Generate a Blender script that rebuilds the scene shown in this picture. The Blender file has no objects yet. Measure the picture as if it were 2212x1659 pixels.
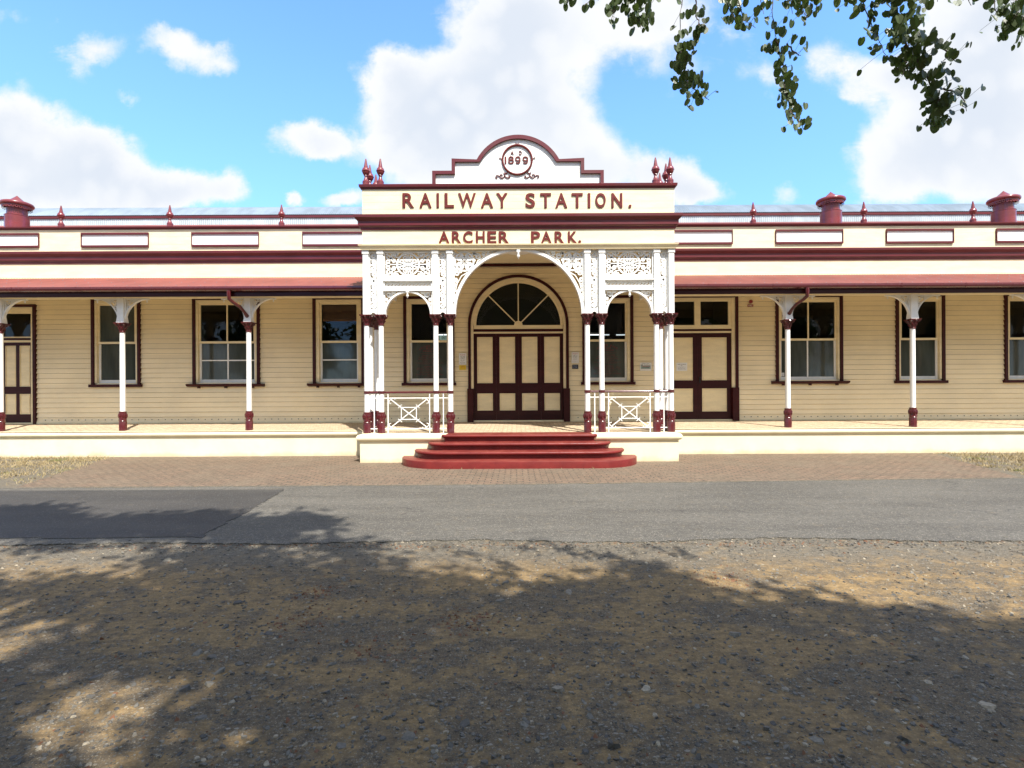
import bpy, math, random
import numpy as np
from mathutils import Vector, Matrix
R = math.radians
rng = random.Random(7)
npr = np.random.default_rng(11)
SC = bpy.context.scene
COL = SC.collection

# ------------------------------------------------------------------ camera
F, CX, HV, EYE, ROLL = 1149.2, 1115.2, 843.0, 1.6, 0.0049   # focal, principal point (2212 px wide frame)
cam = bpy.data.objects.new('camera', bpy.data.cameras.new('camera'))
COL.objects.link(cam)
cam.matrix_world = Matrix.Translation((0, 0, EYE)) @ Matrix.Rotation(R(90), 4, 'X') @ Matrix.Rotation(-ROLL, 4, 'Z')
cam.data.lens = 18.70
cam.data.sensor_width = 36
cam.data.shift_x = -(CX - 1106) / 2212
cam.data.shift_y = (HV - 829.5) / 2212
cam.data.clip_start = 0.05
cam.data.clip_end = 3000
SC.camera = cam

# ------------------------------------------------------------------ sun, sky, exposure
SUN = Vector((0.305, -0.625, 1.0)).normalized()
sl = bpy.data.lights.new('sun', 'SUN')
sl.energy = 4.8
sl.angle = R(0.7)
sl.color = (1.0, 0.955, 0.88)
so = bpy.data.objects.new('sun', sl)
COL.objects.link(so)
so.rotation_euler = SUN.to_track_quat('Z', 'Y').to_euler()
SC.view_settings.view_transform = 'Standard'
SC.view_settings.look = 'None'
SC.view_settings.gamma = 1
SC.view_settings.exposure = 0.90
SKY_STRENGTH = 0.15
CLOUD = 3.45          # cloud radiance before the strength is applied


class NT:
    """short-hand for building node trees"""
    def __init__(self, tree):
        self.t = tree
        self.n = tree.nodes
        self.l = tree.links

    def add(self, typ, **kw):
        nd = self.n.new(typ)
        for k, v in kw.items():
            setattr(nd, k, v)
        return nd

    def put(self, sock, v):
        if hasattr(v, 'default_value') or isinstance(v, bpy.types.NodeSocket):
            self.l.new(v, sock)
        elif isinstance(v, (tuple, list)) and len(v) == 3 and sock.type == 'RGBA':
            sock.default_value = (*v, 1)
        else:
            sock.default_value = v

    def math(self, op, a, b=0.0, c=None, clamp=False):
        nd = self.add('ShaderNodeMath', operation=op, use_clamp=clamp)
        self.put(nd.inputs[0], a)
        self.put(nd.inputs[1], b)
        if c is not None:
            self.put(nd.inputs[2], c)
        return nd.outputs[0]

    def vmath(self, op, a, b=None):
        nd = self.add('ShaderNodeVectorMath', operation=op)
        self.put(nd.inputs[0], a)
        if b is not None:
            self.put(nd.inputs[1], b)
        return nd.outputs['Value'] if op in ('LENGTH', 'DOT_PRODUCT') else nd.outputs[0]

    def mix(self, f, a, b, blend='MIX'):
        nd = self.add('ShaderNodeMix', data_type='RGBA', blend_type=blend)
        self.put(nd.inputs[0], f)
        self.put(nd.inputs[6], a)
        self.put(nd.inputs[7], b)
        return nd.outputs[2]

    def ramp(self, x, lo, hi, a=0.0, b=1.0, smooth=True):
        nd = self.add('ShaderNodeMapRange', interpolation_type='SMOOTHSTEP' if smooth else 'LINEAR')
        self.put(nd.inputs[0], x)
        for i, v in zip((1, 2, 3, 4), (lo, hi, a, b)):
            self.put(nd.inputs[i], v)
        return nd.outputs[0]

    def noise(self, vec, scale, detail=4, rough=0.55, dist=0.0, col=False):
        nd = self.add('ShaderNodeTexNoise')
        self.put(nd.inputs['Vector'], vec)
        nd.inputs['Scale'].default_value = scale
        nd.inputs['Detail'].default_value = detail
        nd.inputs['Roughness'].default_value = rough
        nd.inputs['Distortion'].default_value = dist
        return nd.outputs['Color' if col else 'Fac']

    def voronoi(self, vec, scale, feature='F1'):
        nd = self.add('ShaderNodeTexVoronoi', feature=feature)
        self.put(nd.inputs['Vector'], vec)
        nd.inputs['Scale'].default_value = scale
        return nd

    def mapping(self, vec, scale=(1, 1, 1), loc=(0, 0, 0), rot=(0, 0, 0)):
        nd = self.add('ShaderNodeMapping')
        self.put(nd.inputs[0], vec)
        nd.inputs[1].default_value = loc
        nd.inputs[2].default_value = rot
        nd.inputs[3].default_value = scale
        return nd.outputs[0]


world = bpy.data.worlds.new('World')
SC.world = world
world.use_nodes = True
w = NT(world.node_tree)
bg = [n for n in w.n if n.type == 'BACKGROUND'][0]
sky = w.add('ShaderNodeTexSky', sky_type='NISHITA', sun_disc=False)
sky.sun_elevation = math.asin(SUN.z)
sky.sun_rotation = math.atan2(SUN.x, SUN.y)
sky.air_density = 1.0
sky.dust_density = 0.3
sky.ozone_density = 2.0
gen = w.add('ShaderNodeTexCoord').outputs['Generated']
sep = w.add('ShaderNodeSeparateXYZ')
w.put(sep.inputs[0], gen)
ay = w.math('MAXIMUM', w.math('ABSOLUTE', sep.outputs[1]), 0.12)
comb = w.add('ShaderNodeCombineXYZ')
w.put(comb.inputs[0], w.math('DIVIDE', sep.outputs[0], ay))
w.put(comb.inputs[1], w.math('DIVIDE', sep.outputs[2], ay))
uv = comb.outputs[0]
# billowy warp so that the cumulus outlines are ragged
wn = w.noise(uv, 4.5, 9, 0.66, col=True)
wv = w.vmath('MULTIPLY', w.vmath('SUBTRACT', wn, (0.5, 0.5, 0.5)), (0.13, 0.12, 0.0))
uvw = w.vmath('ADD', uv, wv)
# cumulus clouds: (azimuth px, height px, half width, half height, density)
BLOBS = [(1100, 150, 165, 155, 1.3), (862, 150, 62, 60, 1.25), (900, 250, 105, 80, 1.3), (1120, 30, 135, 85, 1.2), (1010, 220, 130, 105, 1.3),
         (960, 350, 200, 75, 1.3), (1360, 55, 190, 95, .80), (1450, 20, 110, 60, .7), (1215, 280, 105, 100, .9), (1440, 375, 95, 58, 1.25), (1510, 415, 100, 36, 1.1),
         (1290, 370, 100, 70, .9), (20, 262, 105, 72, 1.2), (60, 345, 150, 85, 1.25), (215, 330, 95, 78, 1.25), (300, 400, 110, 58, 1.25), (410, 425, 95, 42, 1.15),
         (60, 420, 190, 60, 1.2), (512, 400, 56, 50, 1.0), (655, 292, 88, 44, 1.15), (710, 308, 55, 30, .85), (232, 108, 80, 56, .70),
         (405, 108, 70, 45, .72), (480, 125, 62, 45, .72), (350, 85, 44, 32, .55), (265, 192, 34, 28, .6), (30, 18, 70, 34, .5), (118, 50, 28, 60, .5), (170, 120, 60, 50, .4),
         (735, 434, 60, 22, 1.1), (645, 436, 20, 17, 1.0), (1720, 430, 42, 38, .75), (1800, 140, 76, 66, .84), (1848, 225, 52, 34, .62),
         (1950, 172, 92, 48, .98), (2140, 190, 170, 165, 1.3), (2140, 40, 160, 105, 1.2), (2040, 300, 165, 115, 1.05), (1960, 350, 110, 62, .85),
         (2190, 395, 130, 75, .85), (1925, 410, 130, 50, .75), (1650, 150, 55, 55, .5), (2500, 260, 260, 200, 1.1),
         (-260, 330, 260, 120, 1.1), (1500, 150, 80, 44, .45), (3000, 120, 300, 160, 1.0), (-800, 160, 320, 150, 1.0)]
dens = None
for (bx_, by_, rx, ry, dn) in BLOBS:
    c = ((bx_ - CX) / F, (HV - by_) / F, 0)
    d = w.vmath('LENGTH', w.vmath('MULTIPLY', w.vmath('SUBTRACT', uvw, c), (F / rx * 1.12, F / ry * 1.12, 0.0)))
    e = w.math('MULTIPLY', w.math('EXPONENT', w.math('MULTIPLY', w.math('MULTIPLY', d, d), -0.9)), dn)
    dens = e if dens is None else w.math('ADD', dens, e)
# unseen broken cloud added overhead and behind the viewer to whiten ambient light
cov = w.noise(gen, 2.3, 8, .6)
unseen = w.math('MAXIMUM', w.ramp(sep.outputs[1], .25, -.1), w.ramp(sep.outputs[2], .62, .80))
dens = w.math('ADD', w.math('MULTIPLY', dens, w.math('SUBTRACT', 1.0, unseen)), w.math('MULTIPLY', unseen, w.ramp(cov, .36, .56, 0, 1.25)))
n2 = w.noise(uv, 7.0, 11, 0.67)
vc = w.add('ShaderNodeTexVoronoi', feature='SMOOTH_F1')
w.put(vc.inputs['Vector'], w.vmath('ADD', uv, w.vmath('MULTIPLY', w.vmath('SUBTRACT', w.noise(uv, 14, 4, .6, col=True), (.5, .5, .5)), (.05, .05, 0))))
vc.inputs['Scale'].default_value = 17
vc.inputs['Smoothness'].default_value = .35
puff = w.math('SUBTRACT', .42, vc.outputs['Distance'])
n3 = w.noise(uv, 2.6, 5, 0.6)
dd = w.math('ADD', w.math('ADD', dens, w.math('MULTIPLY', puff, .55)), w.math('MULTIPLY', w.math('SUBTRACT', n2, 0.5), 1.25))
wisp = w.noise(w.mapping(uv, (2.2, 5.5, 1)), 2.4, 9, .68, .6)
dd = w.math('ADD', dd, w.math('MULTIPLY', w.ramp(wisp, .52, .80), .30))
mask = w.ramp(dd, 0.30, 0.96)
# thick parts of a cloud are a shade greyer than its sunlit rims
thick = w.math('MULTIPLY', w.ramp(w.math('ADD', dens, w.math('MULTIPLY', w.math('SUBTRACT', n3, 0.5), 1.8)), 0.75, 2.2), w.ramp(puff, .25, -.15, .55, 1.0))
ccol = w.mix(thick, (CLOUD * 1.03, CLOUD * 1.05, CLOUD * 1.08), (CLOUD * .80, CLOUD * .87, CLOUD * .98))
skyc = w.mix(1.0, sky.outputs[0], w.mix(w.ramp(sep.outputs[2], .12, .5), (.74, 1.00, 1.42), (0.96, 1.28, 1.58)), 'MULTIPLY')
up = w.ramp(sep.outputs[2], -0.02, 0.06)
fin = w.mix(w.math('MULTIPLY', mask, up), skyc, ccol)
w.put(bg.inputs[0], fin)
bg.inputs[1].default_value = SKY_STRENGTH


# ------------------------------------------------------------------ materials
def mat(name, fn):
    m = bpy.data.materials.new(name)
    m.use_nodes = True
    t = NT(m.node_tree)
    p = [n for n in t.n if n.type == 'BSDF_PRINCIPLED'][0]
    oc = t.add('ShaderNodeTexCoord').outputs['Object']
    fn(t, p, oc)
    return m


def bump(t, p, h, strength=0.3, dist=0.01):
    b = t.add('ShaderNodeBump')
    b.inputs['Strength'].default_value = strength
    b.inputs['Distance'].default_value = dist
    t.put(b.inputs['Height'], h)
    t.put(p.inputs['Normal'], b.outputs[0])


def paint(name, c, rough=0.42, var=0.10, stain=0.06, coat=0.0, spec=0.5):
    def fn(t, p, oc):
        n1 = t.noise(t.mapping(oc, (0.6, 0.6, 2.4)), 3.0, 5)
        n2 = t.noise(oc, 45.0, 3)
        f = t.ramp(n1, 0.3, 0.72, 1 - var, 1 + var * .4)
        g = t.ramp(n2, 0.35, 0.7, 1 - stain, 1.0)
        col = t.mix(1.0, c, t.math('MULTIPLY', f, g), 'MULTIPLY')
        t.put(p.inputs['Base Color'], col)
        t.put(p.inputs['Roughness'], t.ramp(n1, 0.3, 0.7, rough + .1, rough - .05))
        p.inputs['Coat Weight'].default_value = coat
        p.inputs['Specular IOR Level'].default_value = spec
        p.inputs['Coat Roughness'].default_value = 0.12
        bump(t, p, n2, 0.12, 0.004)
    return mat(name, fn)


def weatherboard(name, c):
    """painted boards: each board a touch different, worn towards its lower lip"""
    def fn(t, p, oc):
        s = t.add('ShaderNodeSeparateXYZ')
        t.put(s.inputs[0], oc)
        bi = t.math('FLOOR', t.math('DIVIDE', s.outputs[2], 0.14))
        wn_ = t.add('ShaderNodeTexWhiteNoise', noise_dimensions='1D')
        t.put(wn_.inputs['W'], bi)
        n1 = t.noise(t.mapping(oc, (0.7, 1, 1.0)), 1.3, 6)
        n2 = t.noise(t.mapping(oc, (3, 3, 40)), 2.0, 4)
        f = t.math('MULTIPLY', t.ramp(wn_.outputs[0], 0, 1, 0.95, 1.02), t.ramp(n1, 0.3, 0.7, 0.92, 1.03))
        f = t.math('MULTIPLY', f, t.ramp(n2, 0.3, 0.75, 0.97, 1.01))
        t.put(p.inputs['Base Color'], t.mix(1.0, c, f, 'MULTIPLY'))
        p.inputs['Roughness'].default_value = 0.5
        bump(t, p, n2, 0.15, 0.004)
    return mat(name, fn)


def glass(name, tint=(0.8, 0.85, 0.82), film=None):
    m = bpy.data.materials.new(name)
    m.use_nodes = True
    t = NT(m.node_tree)
    p = [n for n in t.n if n.type == 'BSDF_PRINCIPLED'][0]
    out = [n for n in t.n if n.type == 'OUTPUT_MATERIAL'][0]
    oc = t.add('ShaderNodeTexCoord').outputs['Object']
    n1 = t.noise(oc, 1.3, 2)
    if film:
        n2 = t.noise(t.mapping(oc, (3, 1, .5)), 2.0, 4)
        t.put(p.inputs['Base Color'], t.mix(t.ramp(n2, .3, .7), film, tuple(v * 1.5 for v in film)))
        p.inputs['Roughness'].default_value = 0.06
        p.inputs['IOR'].default_value = 1.40
        bump(t, p, n1, 0.15, 0.02)
        return m
    tr = t.add('ShaderNodeBsdfTransparent')
    tr.inputs[0].default_value = (*tint, 1)
    gl = t.add('ShaderNodeBsdfGlossy')
    gl.inputs['Roughness'].default_value = 0.015
    fr = t.add('ShaderNodeFresnel')
    fr.inputs[0].default_value = 1.38
    b = t.add('ShaderNodeBump')
    b.inputs['Strength'].default_value = 0.12
    b.inputs['Distance'].default_value = 0.02
    t.put(b.inputs['Height'], n1)
    t.put(gl.inputs['Normal'], b.outputs[0])
    ms = t.add('ShaderNodeMixShader')
    t.put(ms.inputs[0], fr.outputs[0])
    t.put(ms.inputs[1], tr.outputs[0])
    t.put(ms.inputs[2], gl.outputs[0])
    t.put(out.inputs[0], ms.outputs[0])
    t.n.remove(p)
    return m


def plain(name, c, rough=0.5, emit=0.0):
    def fn(t, p, oc):
        n = t.noise(oc, 30, 3)
        t.put(p.inputs['Base Color'], t.mix(1.0, c, t.ramp(n, .3, .7, .93, 1.0), 'MULTIPLY'))
        p.inputs['Roughness'].default_value = rough
        if emit:
            p.inputs['Emission Color'].default_value = (*c, 1)
            p.inputs['Emission Strength'].default_value = emit
    return mat(name, fn)


CREAM = (0.90, 0.775, 0.515)  # same cream as the sunlit parts, lightened to brighten the shaded wall
M = {}
M['board'] = weatherboard('cream weatherboard', CREAM)
M['cream'] = paint('cream paint', (0.83, 0.735, 0.485), 0.45, 0.11)
M['trimcream'] = paint('cream joinery paint', (0.86, 0.73, 0.46), 0.36)
M['white'] = paint('white paint', (0.84, 0.835, 0.80), 0.38, 0.05, 0.04)
M['maroon'] = paint('maroon gloss paint', (0.095, 0.010, 0.013), 0.25, 0.2, 0.1, 0.4)
M['oldmaroon'] = paint('sun faded maroon paint', (0.20, 0.032, 0.036), 0.3, 0.2, 0.12, 0.2)
M['shadetrim'] = paint('shade darkened maroon joinery paint', (0.046, 0.006, 0.007), 0.42, 0.18, 0.1, spec=.22)  # trim maroon with the verandah shade put into its colour
M['maroontrim'] = paint('maroon trim paint', (0.120, 0.013, 0.017), 0.38, 0.2, 0.12)
M['door'] = paint('shade darkened maroon door paint', (0.040, 0.006, 0.007), 0.34, 0.2, 0.1, spec=.22)  # maroon darkened in the base colour to imitate shade under the roof
M['letter'] = paint('faded maroon lettering', (0.150, 0.019, 0.017), 0.55, 0.2, 0.15, spec=.25)
M['step'] = paint('red oxide step paint', (0.165, 0.015, 0.012), 0.45, 0.30, 0.30, spec=.3)
def m_step(t, p, oc):
    n1 = t.noise(oc, 2.6, 6, .7)
    n2 = t.noise(oc, 28, 5, .75)
    col = t.mix(t.ramp(n1, .3, .7), (0.125, 0.011, 0.010), (0.185, 0.018, 0.015))
    g_ = t.add('ShaderNodeSeparateXYZ')
    t.put(g_.inputs[0], t.add('ShaderNodeNewGeometry').outputs['Normal'])
    dust = t.math('MULTIPLY', t.ramp(g_.outputs[2], .6, .95), t.ramp(t.math('ADD', n2, t.math('MULTIPLY', n1, .6)), .62, 1.0, 0, .40))
    col = t.mix(dust, col, (0.24, 0.11, 0.075))
    col = t.mix(t.ramp(n2, .66, .74, 0, .5), col, (0.06, 0.02, 0.016))
    t.put(p.inputs['Base Color'], col)
    t.put(p.inputs['Roughness'], t.ramp(n2, .3, .7, .35, .62))
    p.inputs['Specular IOR Level'].default_value = .35
    bump(t, p, n2, .25, .006)


def m_render(t, p, oc):
    n1 = t.noise(oc, 1.7, 6, .65)
    n2 = t.noise(t.mapping(oc, (4, 4, .7)), 3.0, 5, .7)
    sz = t.add('ShaderNodeSeparateXYZ')
    t.put(sz.inputs[0], oc)
    c = t.mix(1.0, (0.82, 0.73, 0.50), t.ramp(n1, .3, .7, .90, 1.02), 'MULTIPLY')
    splash = t.math('MULTIPLY', t.ramp(t.math('ADD', sz.outputs[2], t.math('MULTIPLY', t.math('SUBTRACT', n1, .5), .30)), .13, .0), .55)
    c = t.mix(splash, c, (0.46, 0.34, 0.20))
    c = t.mix(t.ramp(n2, .62, .78, 0, .22), c, (0.45, 0.38, 0.24))
    t.put(p.inputs['Base Color'], c)
    p.inputs['Roughness'].default_value = .75
    bump(t, p, t.noise(oc, 24, 4), .2, .006)


M['step'] = mat('red step paint worn and dusty', m_step)
M['render'] = mat('cream rendered plinth paint', m_render)
M['glass'] = glass('window glass')
M['film'] = glass('filmed window glass', film=(0.045, 0.052, 0.046))
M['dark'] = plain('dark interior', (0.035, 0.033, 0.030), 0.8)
M['black'] = plain('black void', (0.008, 0.008, 0.008), 0.6)
M['ceil'] = paint('cream ceiling boards', (0.86, 0.76, 0.52), 0.5)
M['paper'] = plain('white paper', (0.78, 0.78, 0.76), 0.35)
M['yellow'] = plain('yellow paper', (0.75, 0.55, 0.03), 0.3)
M['blackpaper'] = plain('black paper', (0.03, 0.035, 0.05), 0.25)
M['ink'] = plain('black ink', (0.03, 0.03, 0.03), 0.6)
M['redink'] = plain('red ink', (0.45, 0.05, 0.04), 0.6)
M['wineink'] = plain('wine red signwriting', (0.13, 0.012, 0.016), 0.5)
M['blueink'] = plain('pale blue ink', (0.35, 0.42, 0.6), 0.6)
M['firered'] = plain('fire red enamel', (0.22, 0.012, 0.012), 0.3)
M['tube'] = plain('lit fluorescent tube', (0.85, 0.92, 1.0), 0.4, 0.55)
M['exitgreen'] = plain('exit sign face', (0.30, 0.42, 0.37), 0.4, 0.35)
M['picgreen'] = plain('printed picture', (0.24, 0.33, 0.30), 0.4)
M['timberlight'] = plain('light brown timber', (0.34, 0.15, 0.07), 0.5)
M['timber'] = plain('brown timber', (0.13, 0.05, 0.03), 0.5)


def roofmat(name, c, rough, metal=0.0, var=.18):
    def fn(t, p, oc):
        n1 = t.noise(t.mapping(oc, (1.2, .5, 1)), 1.6, 6)
        n2 = t.noise(t.mapping(oc, (14, 1.0, 1)), 1.5, 3)
        f = t.math('MULTIPLY', t.ramp(n1, .3, .7, 1 - var, 1.06), t.ramp(n2, .3, .7, .92, 1.03))
        t.put(p.inputs['Base Color'], t.mix(1.0, c, f, 'MULTIPLY'))
        p.inputs['Roughness'].default_value = rough
        p.inputs['Metallic'].default_value = metal
    return mat(name, fn)


M['redroof'] = roofmat('faded red roofing iron', (0.235, 0.070, 0.054), 0.5)
M['galv'] = roofmat('galvanised roofing iron', (0.22, 0.275, 0.33), 0.45, 0.2)
M['galvwall'] = roofmat('galvanised wall cladding', (0.47, 0.55, 0.58), 0.5, 0.05)


def m_ground(t, p, oc):
    big = t.noise(t.mapping(oc, (.55, 1.1, 1)), 1.05, 7, 0.62, 0.35)
    mid = t.noise(oc, 5.5, 6, 0.65)
    fine = t.noise(oc, 70, 4, 0.7)
    v1 = t.voronoi(oc, 62)
    v2 = t.voronoi(t.mapping(oc, (1, 1.7, 1)), 24)
    v3 = t.voronoi(oc, 150)
    sx = t.add('ShaderNodeSeparateXYZ')
    t.put(sx.inputs[0], oc)
    # more loose blue metal close to the road and under the tree
    grav = t.math('ADD', big, t.math('MULTIPLY', t.math('SUBTRACT', mid, .5), .75))
    gf = t.ramp(grav, .41, .60)
    nearroad = t.ramp(sx.outputs[1], 4.4, 5.5)
    gf = t.math('MAXIMUM', gf, t.math('MULTIPLY', nearroad, t.ramp(mid, .32, .55)))
    tan = t.mix(t.ramp(fine, .3, .7), (0.185, 0.118, 0.046), (0.270, 0.180, 0.078))
    tan = t.mix(t.ramp(mid, .5, .75), tan, (0.165, 0.105, 0.050))
    tan = t.mix(t.math('MULTIPLY', gf, .8), tan, (0.094, 0.070, 0.042))
    tan = t.mix(t.math('MULTIPLY', t.ramp(sx.outputs[1], 4.5, 5.35), t.ramp(mid, .30, .55, .45, .95)), tan, (0.125, 0.108, 0.080))
    tan = t.mix(t.math('MULTIPLY', t.ramp(sx.outputs[1], 3.4, 2.2), t.ramp(mid, .35, .6, 0, .45)), tan, (0.12, 0.092, 0.056))
    def stone(v, dark, light):
        s_ = t.add('ShaderNodeSeparateColor')
        t.put(s_.inputs[0], v.outputs['Color'])
        return t.mix(s_.outputs[0], dark, light), s_.outputs[1]
    c1, r1 = stone(v1, (0.040, 0.035, 0.027), (0.235, 0.205, 0.150))
    c2, r2 = stone(v2, (0.045, 0.041, 0.035), (0.26, 0.23, 0.18))
    c3, r3 = stone(v3, (0.035, 0.029, 0.020), (0.36, 0.30, 0.20))
    m3 = t.math('MULTIPLY', t.ramp(v3.outputs['Distance'], .42, .25), t.math('LESS_THAN', r3, t.ramp(gf, 0, 1, .30, .75)))
    col = t.mix(m3, tan, c3)
    m1 = t.math('MULTIPLY', t.ramp(v1.outputs['Distance'], .46, .30), t.math('LESS_THAN', r1, t.ramp(gf, 0, 1, .10, .80)))
    col = t.mix(m1, col, c1)
    m2 = t.math('MULTIPLY', t.ramp(v2.outputs['Distance'], .36, .28), t.math('LESS_THAN', r2, t.ramp(gf, 0, 1, .03, .16)))
    col = t.mix(m2, col, c2)
    clump = t.noise(t.mapping(oc, (.8, 1.5, 1)), 16, 5, .7)
    grit = t.noise(oc, 38, 4, .75)
    lum = t.math('MULTIPLY', t.ramp(clump, .32, .68, .62, 1.28, False), t.ramp(grit, .3, .7, .72, 1.25, False))
    col = t.mix(1.0, col, lum, 'MULTIPLY')
    t.put(p.inputs['Base Color'], col)
    p.inputs['Roughness'].default_value = 0.9
    h = t.math('ADD', t.math('MULTIPLY', m1, .6), t.math('ADD', t.math('MULTIPLY', m2, 1.0), t.math('MULTIPLY', fine, .5)))
    h = t.math('ADD', h, t.math('MULTIPLY', m3, .3))
    bump(t, p, h, 0.7, 0.008)


def m_road(t, p, oc):
    big = t.noise(t.mapping(oc, (.25, 1.1, 1)), 1.6, 6, 0.6)
    mid = t.noise(oc, 7, 5, 0.65)
    v1 = t.voronoi(oc, 70)
    v3 = t.voronoi(oc, 130)
    s1 = t.add('ShaderNodeSeparateColor')
    t.put(s1.inputs[0], v1.outputs['Color'])
    s3 = t.add('ShaderNodeSeparateColor')
    t.put(s3.inputs[0], v3.outputs['Color'])
    sx = t.add('ShaderNodeSeparateXYZ')
    t.put(sx.inputs[0], oc)
    edge = t.ramp(sx.outputs[1], 6.15, 5.6)
    base = t.mix(t.ramp(big, .32, .68), (0.076, 0.069, 0.056), (0.112, 0.102, 0.083))
    base = t.mix(t.math('MULTIPLY', t.ramp(mid, .55, .72), .45), base, (0.15, 0.118, 0.075))
    chips = t.math('MULTIPLY', t.ramp(v1.outputs['Distance'], .45, .30),
                   t.math('GREATER_THAN', s1.outputs[1], t.ramp(edge, 0, 1, .60, .36)))
    col = t.mix(chips, base, t.mix(s1.outputs[0], (0.10, 0.093, 0.078), (0.30, 0.275, 0.225)))
    pits = t.math('MULTIPLY', t.ramp(v3.outputs['Distance'], .4, .25), t.math('GREATER_THAN', s3.outputs[1], .62))
    col = t.mix(pits, col, (0.035, 0.035, 0.036))
    clump = t.noise(t.mapping(oc, (.7, 1.6, 1)), 20, 5, .75)
    grit = t.noise(oc, 42, 3, .8)
    col = t.mix(1.0, col, t.math('MULTIPLY', t.ramp(clump, .32, .68, .72, 1.25, False), t.ramp(grit, .3, .7, .65, 1.35, False)), 'MULTIPLY')
    crack = t.voronoi(t.vmath('ADD', t.mapping(oc, (.35, 1.0, 1)), t.vmath('MULTIPLY', t.noise(oc, 3, 5, .7, col=True), (.35, .35, 0))), 1.1, 'DISTANCE_TO_EDGE')
    cm = t.math('MULTIPLY', t.ramp(crack.outputs['Distance'], .010, .003), t.ramp(t.noise(oc, .8, 2), .50, .58))
    col = t.mix(t.math('MULTIPLY', cm, .7), col, (0.03, 0.027, 0.023))
    t.put(p.inputs['Base Color'], col)
    p.inputs['Roughness'].default_value = 0.85
    bump(t, p, t.math('SUBTRACT', chips, pits), 0.6, 0.006)


def m_patch(t, p, oc):
    big = t.noise(t.mapping(oc, (.4, 1.2, 1)), 1.5, 6, 0.6)
    v1 = t.voronoi(oc, 120)
    s1 = t.add('ShaderNodeSeparateColor')
    t.put(s1.inputs[0], v1.outputs['Color'])
    base = t.mix(t.ramp(big, .35, .7), (0.034, 0.031, 0.027), (0.052, 0.047, 0.040))
    col = t.mix(t.math('MULTIPLY', t.math('GREATER_THAN', s1.outputs[1], .93), .5), base, (0.2, .2, .19))
    col = t.mix(t.math('MULTIPLY', t.ramp(t.noise(oc, 3.2, 5, .7), .60, .74), .35), col, (0.16, .13, .085))
    t.put(p.inputs['Base Color'], col)
    p.inputs['Roughness'].default_value = 0.7
    bump(t, p, v1.outputs['Distance'], 0.25, 0.003)


def pavers(a, b, mort, dirt):
    def fn(t, p, oc):
        # zig-zag edged interlocking pavers: wobble the brick lookup, clean the bond with a brick texture
        wv_ = t.add('ShaderNodeTexWave', wave_type='BANDS', bands_direction='X', wave_profile='TRI')
        t.put(wv_.inputs[0], oc)
        wv_.inputs['Scale'].default_value = 4.44 / 2
        off = t.add('ShaderNodeCombineXYZ')
        t.put(off.inputs[1], t.math('MULTIPLY', t.math('SUBTRACT', wv_.outputs['Fac'], .5), .03))
        vec = t.vmath('ADD', oc, off.outputs[0])
        br = t.add('ShaderNodeTexBrick')
        t.put(br.inputs['Vector'], vec)
        br.inputs['Color1'].default_value = (*a, 1)
        br.inputs['Color2'].default_value = (*b, 1)
        br.inputs['Mortar'].default_value = (*mort, 1)
        br.inputs['Scale'].default_value = 1.0
        br.inputs['Mortar Size'].default_value = 0.011
        br.inputs['Mortar Smooth'].default_value = 0.3
        br.inputs['Brick Width'].default_value = 0.225
        br.inputs['Row Height'].default_value = 0.1125
        n1 = t.noise(oc, 1.1, 6, 0.65)
        n2 = t.noise(oc, 40, 4, 0.7)
        col = t.mix(t.math('MULTIPLY', t.ramp(n1, .42, .70), .7), br.outputs['Color'], dirt)
        col = t.mix(1.0, col, t.ramp(n2, .3, .7, .65, 1.25), 'MULTIPLY')
        col = t.mix(1.0, col, t.ramp(t.noise(oc, 9, 4, .7), .3, .7, .8, 1.15), 'MULTIPLY')
        t.put(p.inputs['Base Color'], col)
        p.inputs['Roughness'].default_value = 0.85
        h = t.math('ADD', t.math('MULTIPLY', br.outputs['Fac'], -1.0), t.math('MULTIPLY', n2, .35))
        bump(t, p, h, 0.7, 0.008)
    return fn


M['ground'] = mat('gravelly dirt', m_ground)
M['road'] = mat('worn chip seal', m_road)
M['patch'] = mat('newer asphalt', m_patch)
M['paving'] = mat('brown interlocking pavers', pavers((0.205, 0.135, 0.087), (0.148, 0.108, 0.071), (0.050, 0.040, 0.030), (0.165, 0.128, 0.086)))
M['porchfloor'] = mat('tan porch pavers', pavers((0.56, 0.43, 0.28), (0.47, 0.36, 0.235), (0.27, 0.21, 0.14), (0.50, 0.39, 0.26)))


def m_leaf(t, p, oc):
    n = t.noise(oc, 9, 3)
    t.put(p.inputs['Base Color'], t.mix(t.ramp(n, .3, .7), (0.034, 0.060, 0.014), (0.065, 0.098, 0.026)))
    p.inputs['Roughness'].default_value = 0.45
    p.inputs['Transmission Weight'].default_value = 0.0
    tl = t.add('ShaderNodeBsdfTranslucent')
    tl.inputs[0].default_value = (0.14, 0.22, 0.035, 1)
    ms = t.add('ShaderNodeMixShader')
    ms.inputs[0].default_value = 0.20
    out = [n_ for n_ in t.n if n_.type == 'OUTPUT_MATERIAL'][0]
    t.put(ms.inputs[1], p.outputs[0])
    t.put(ms.inputs[2], tl.outputs[0])
    t.put(out.inputs[0], ms.outputs[0])


def m_bark(t, p, oc):
    n = t.noise(t.mapping(oc, (6, 6, 1.2)), 3, 6, .7)
    t.put(p.inputs['Base Color'], t.mix(t.ramp(n, .3, .7), (0.05, 0.035, 0.026), (0.16, 0.12, 0.09)))
    p.inputs['Roughness'].default_value = 0.9
    bump(t, p, n, .8, .02)


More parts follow.
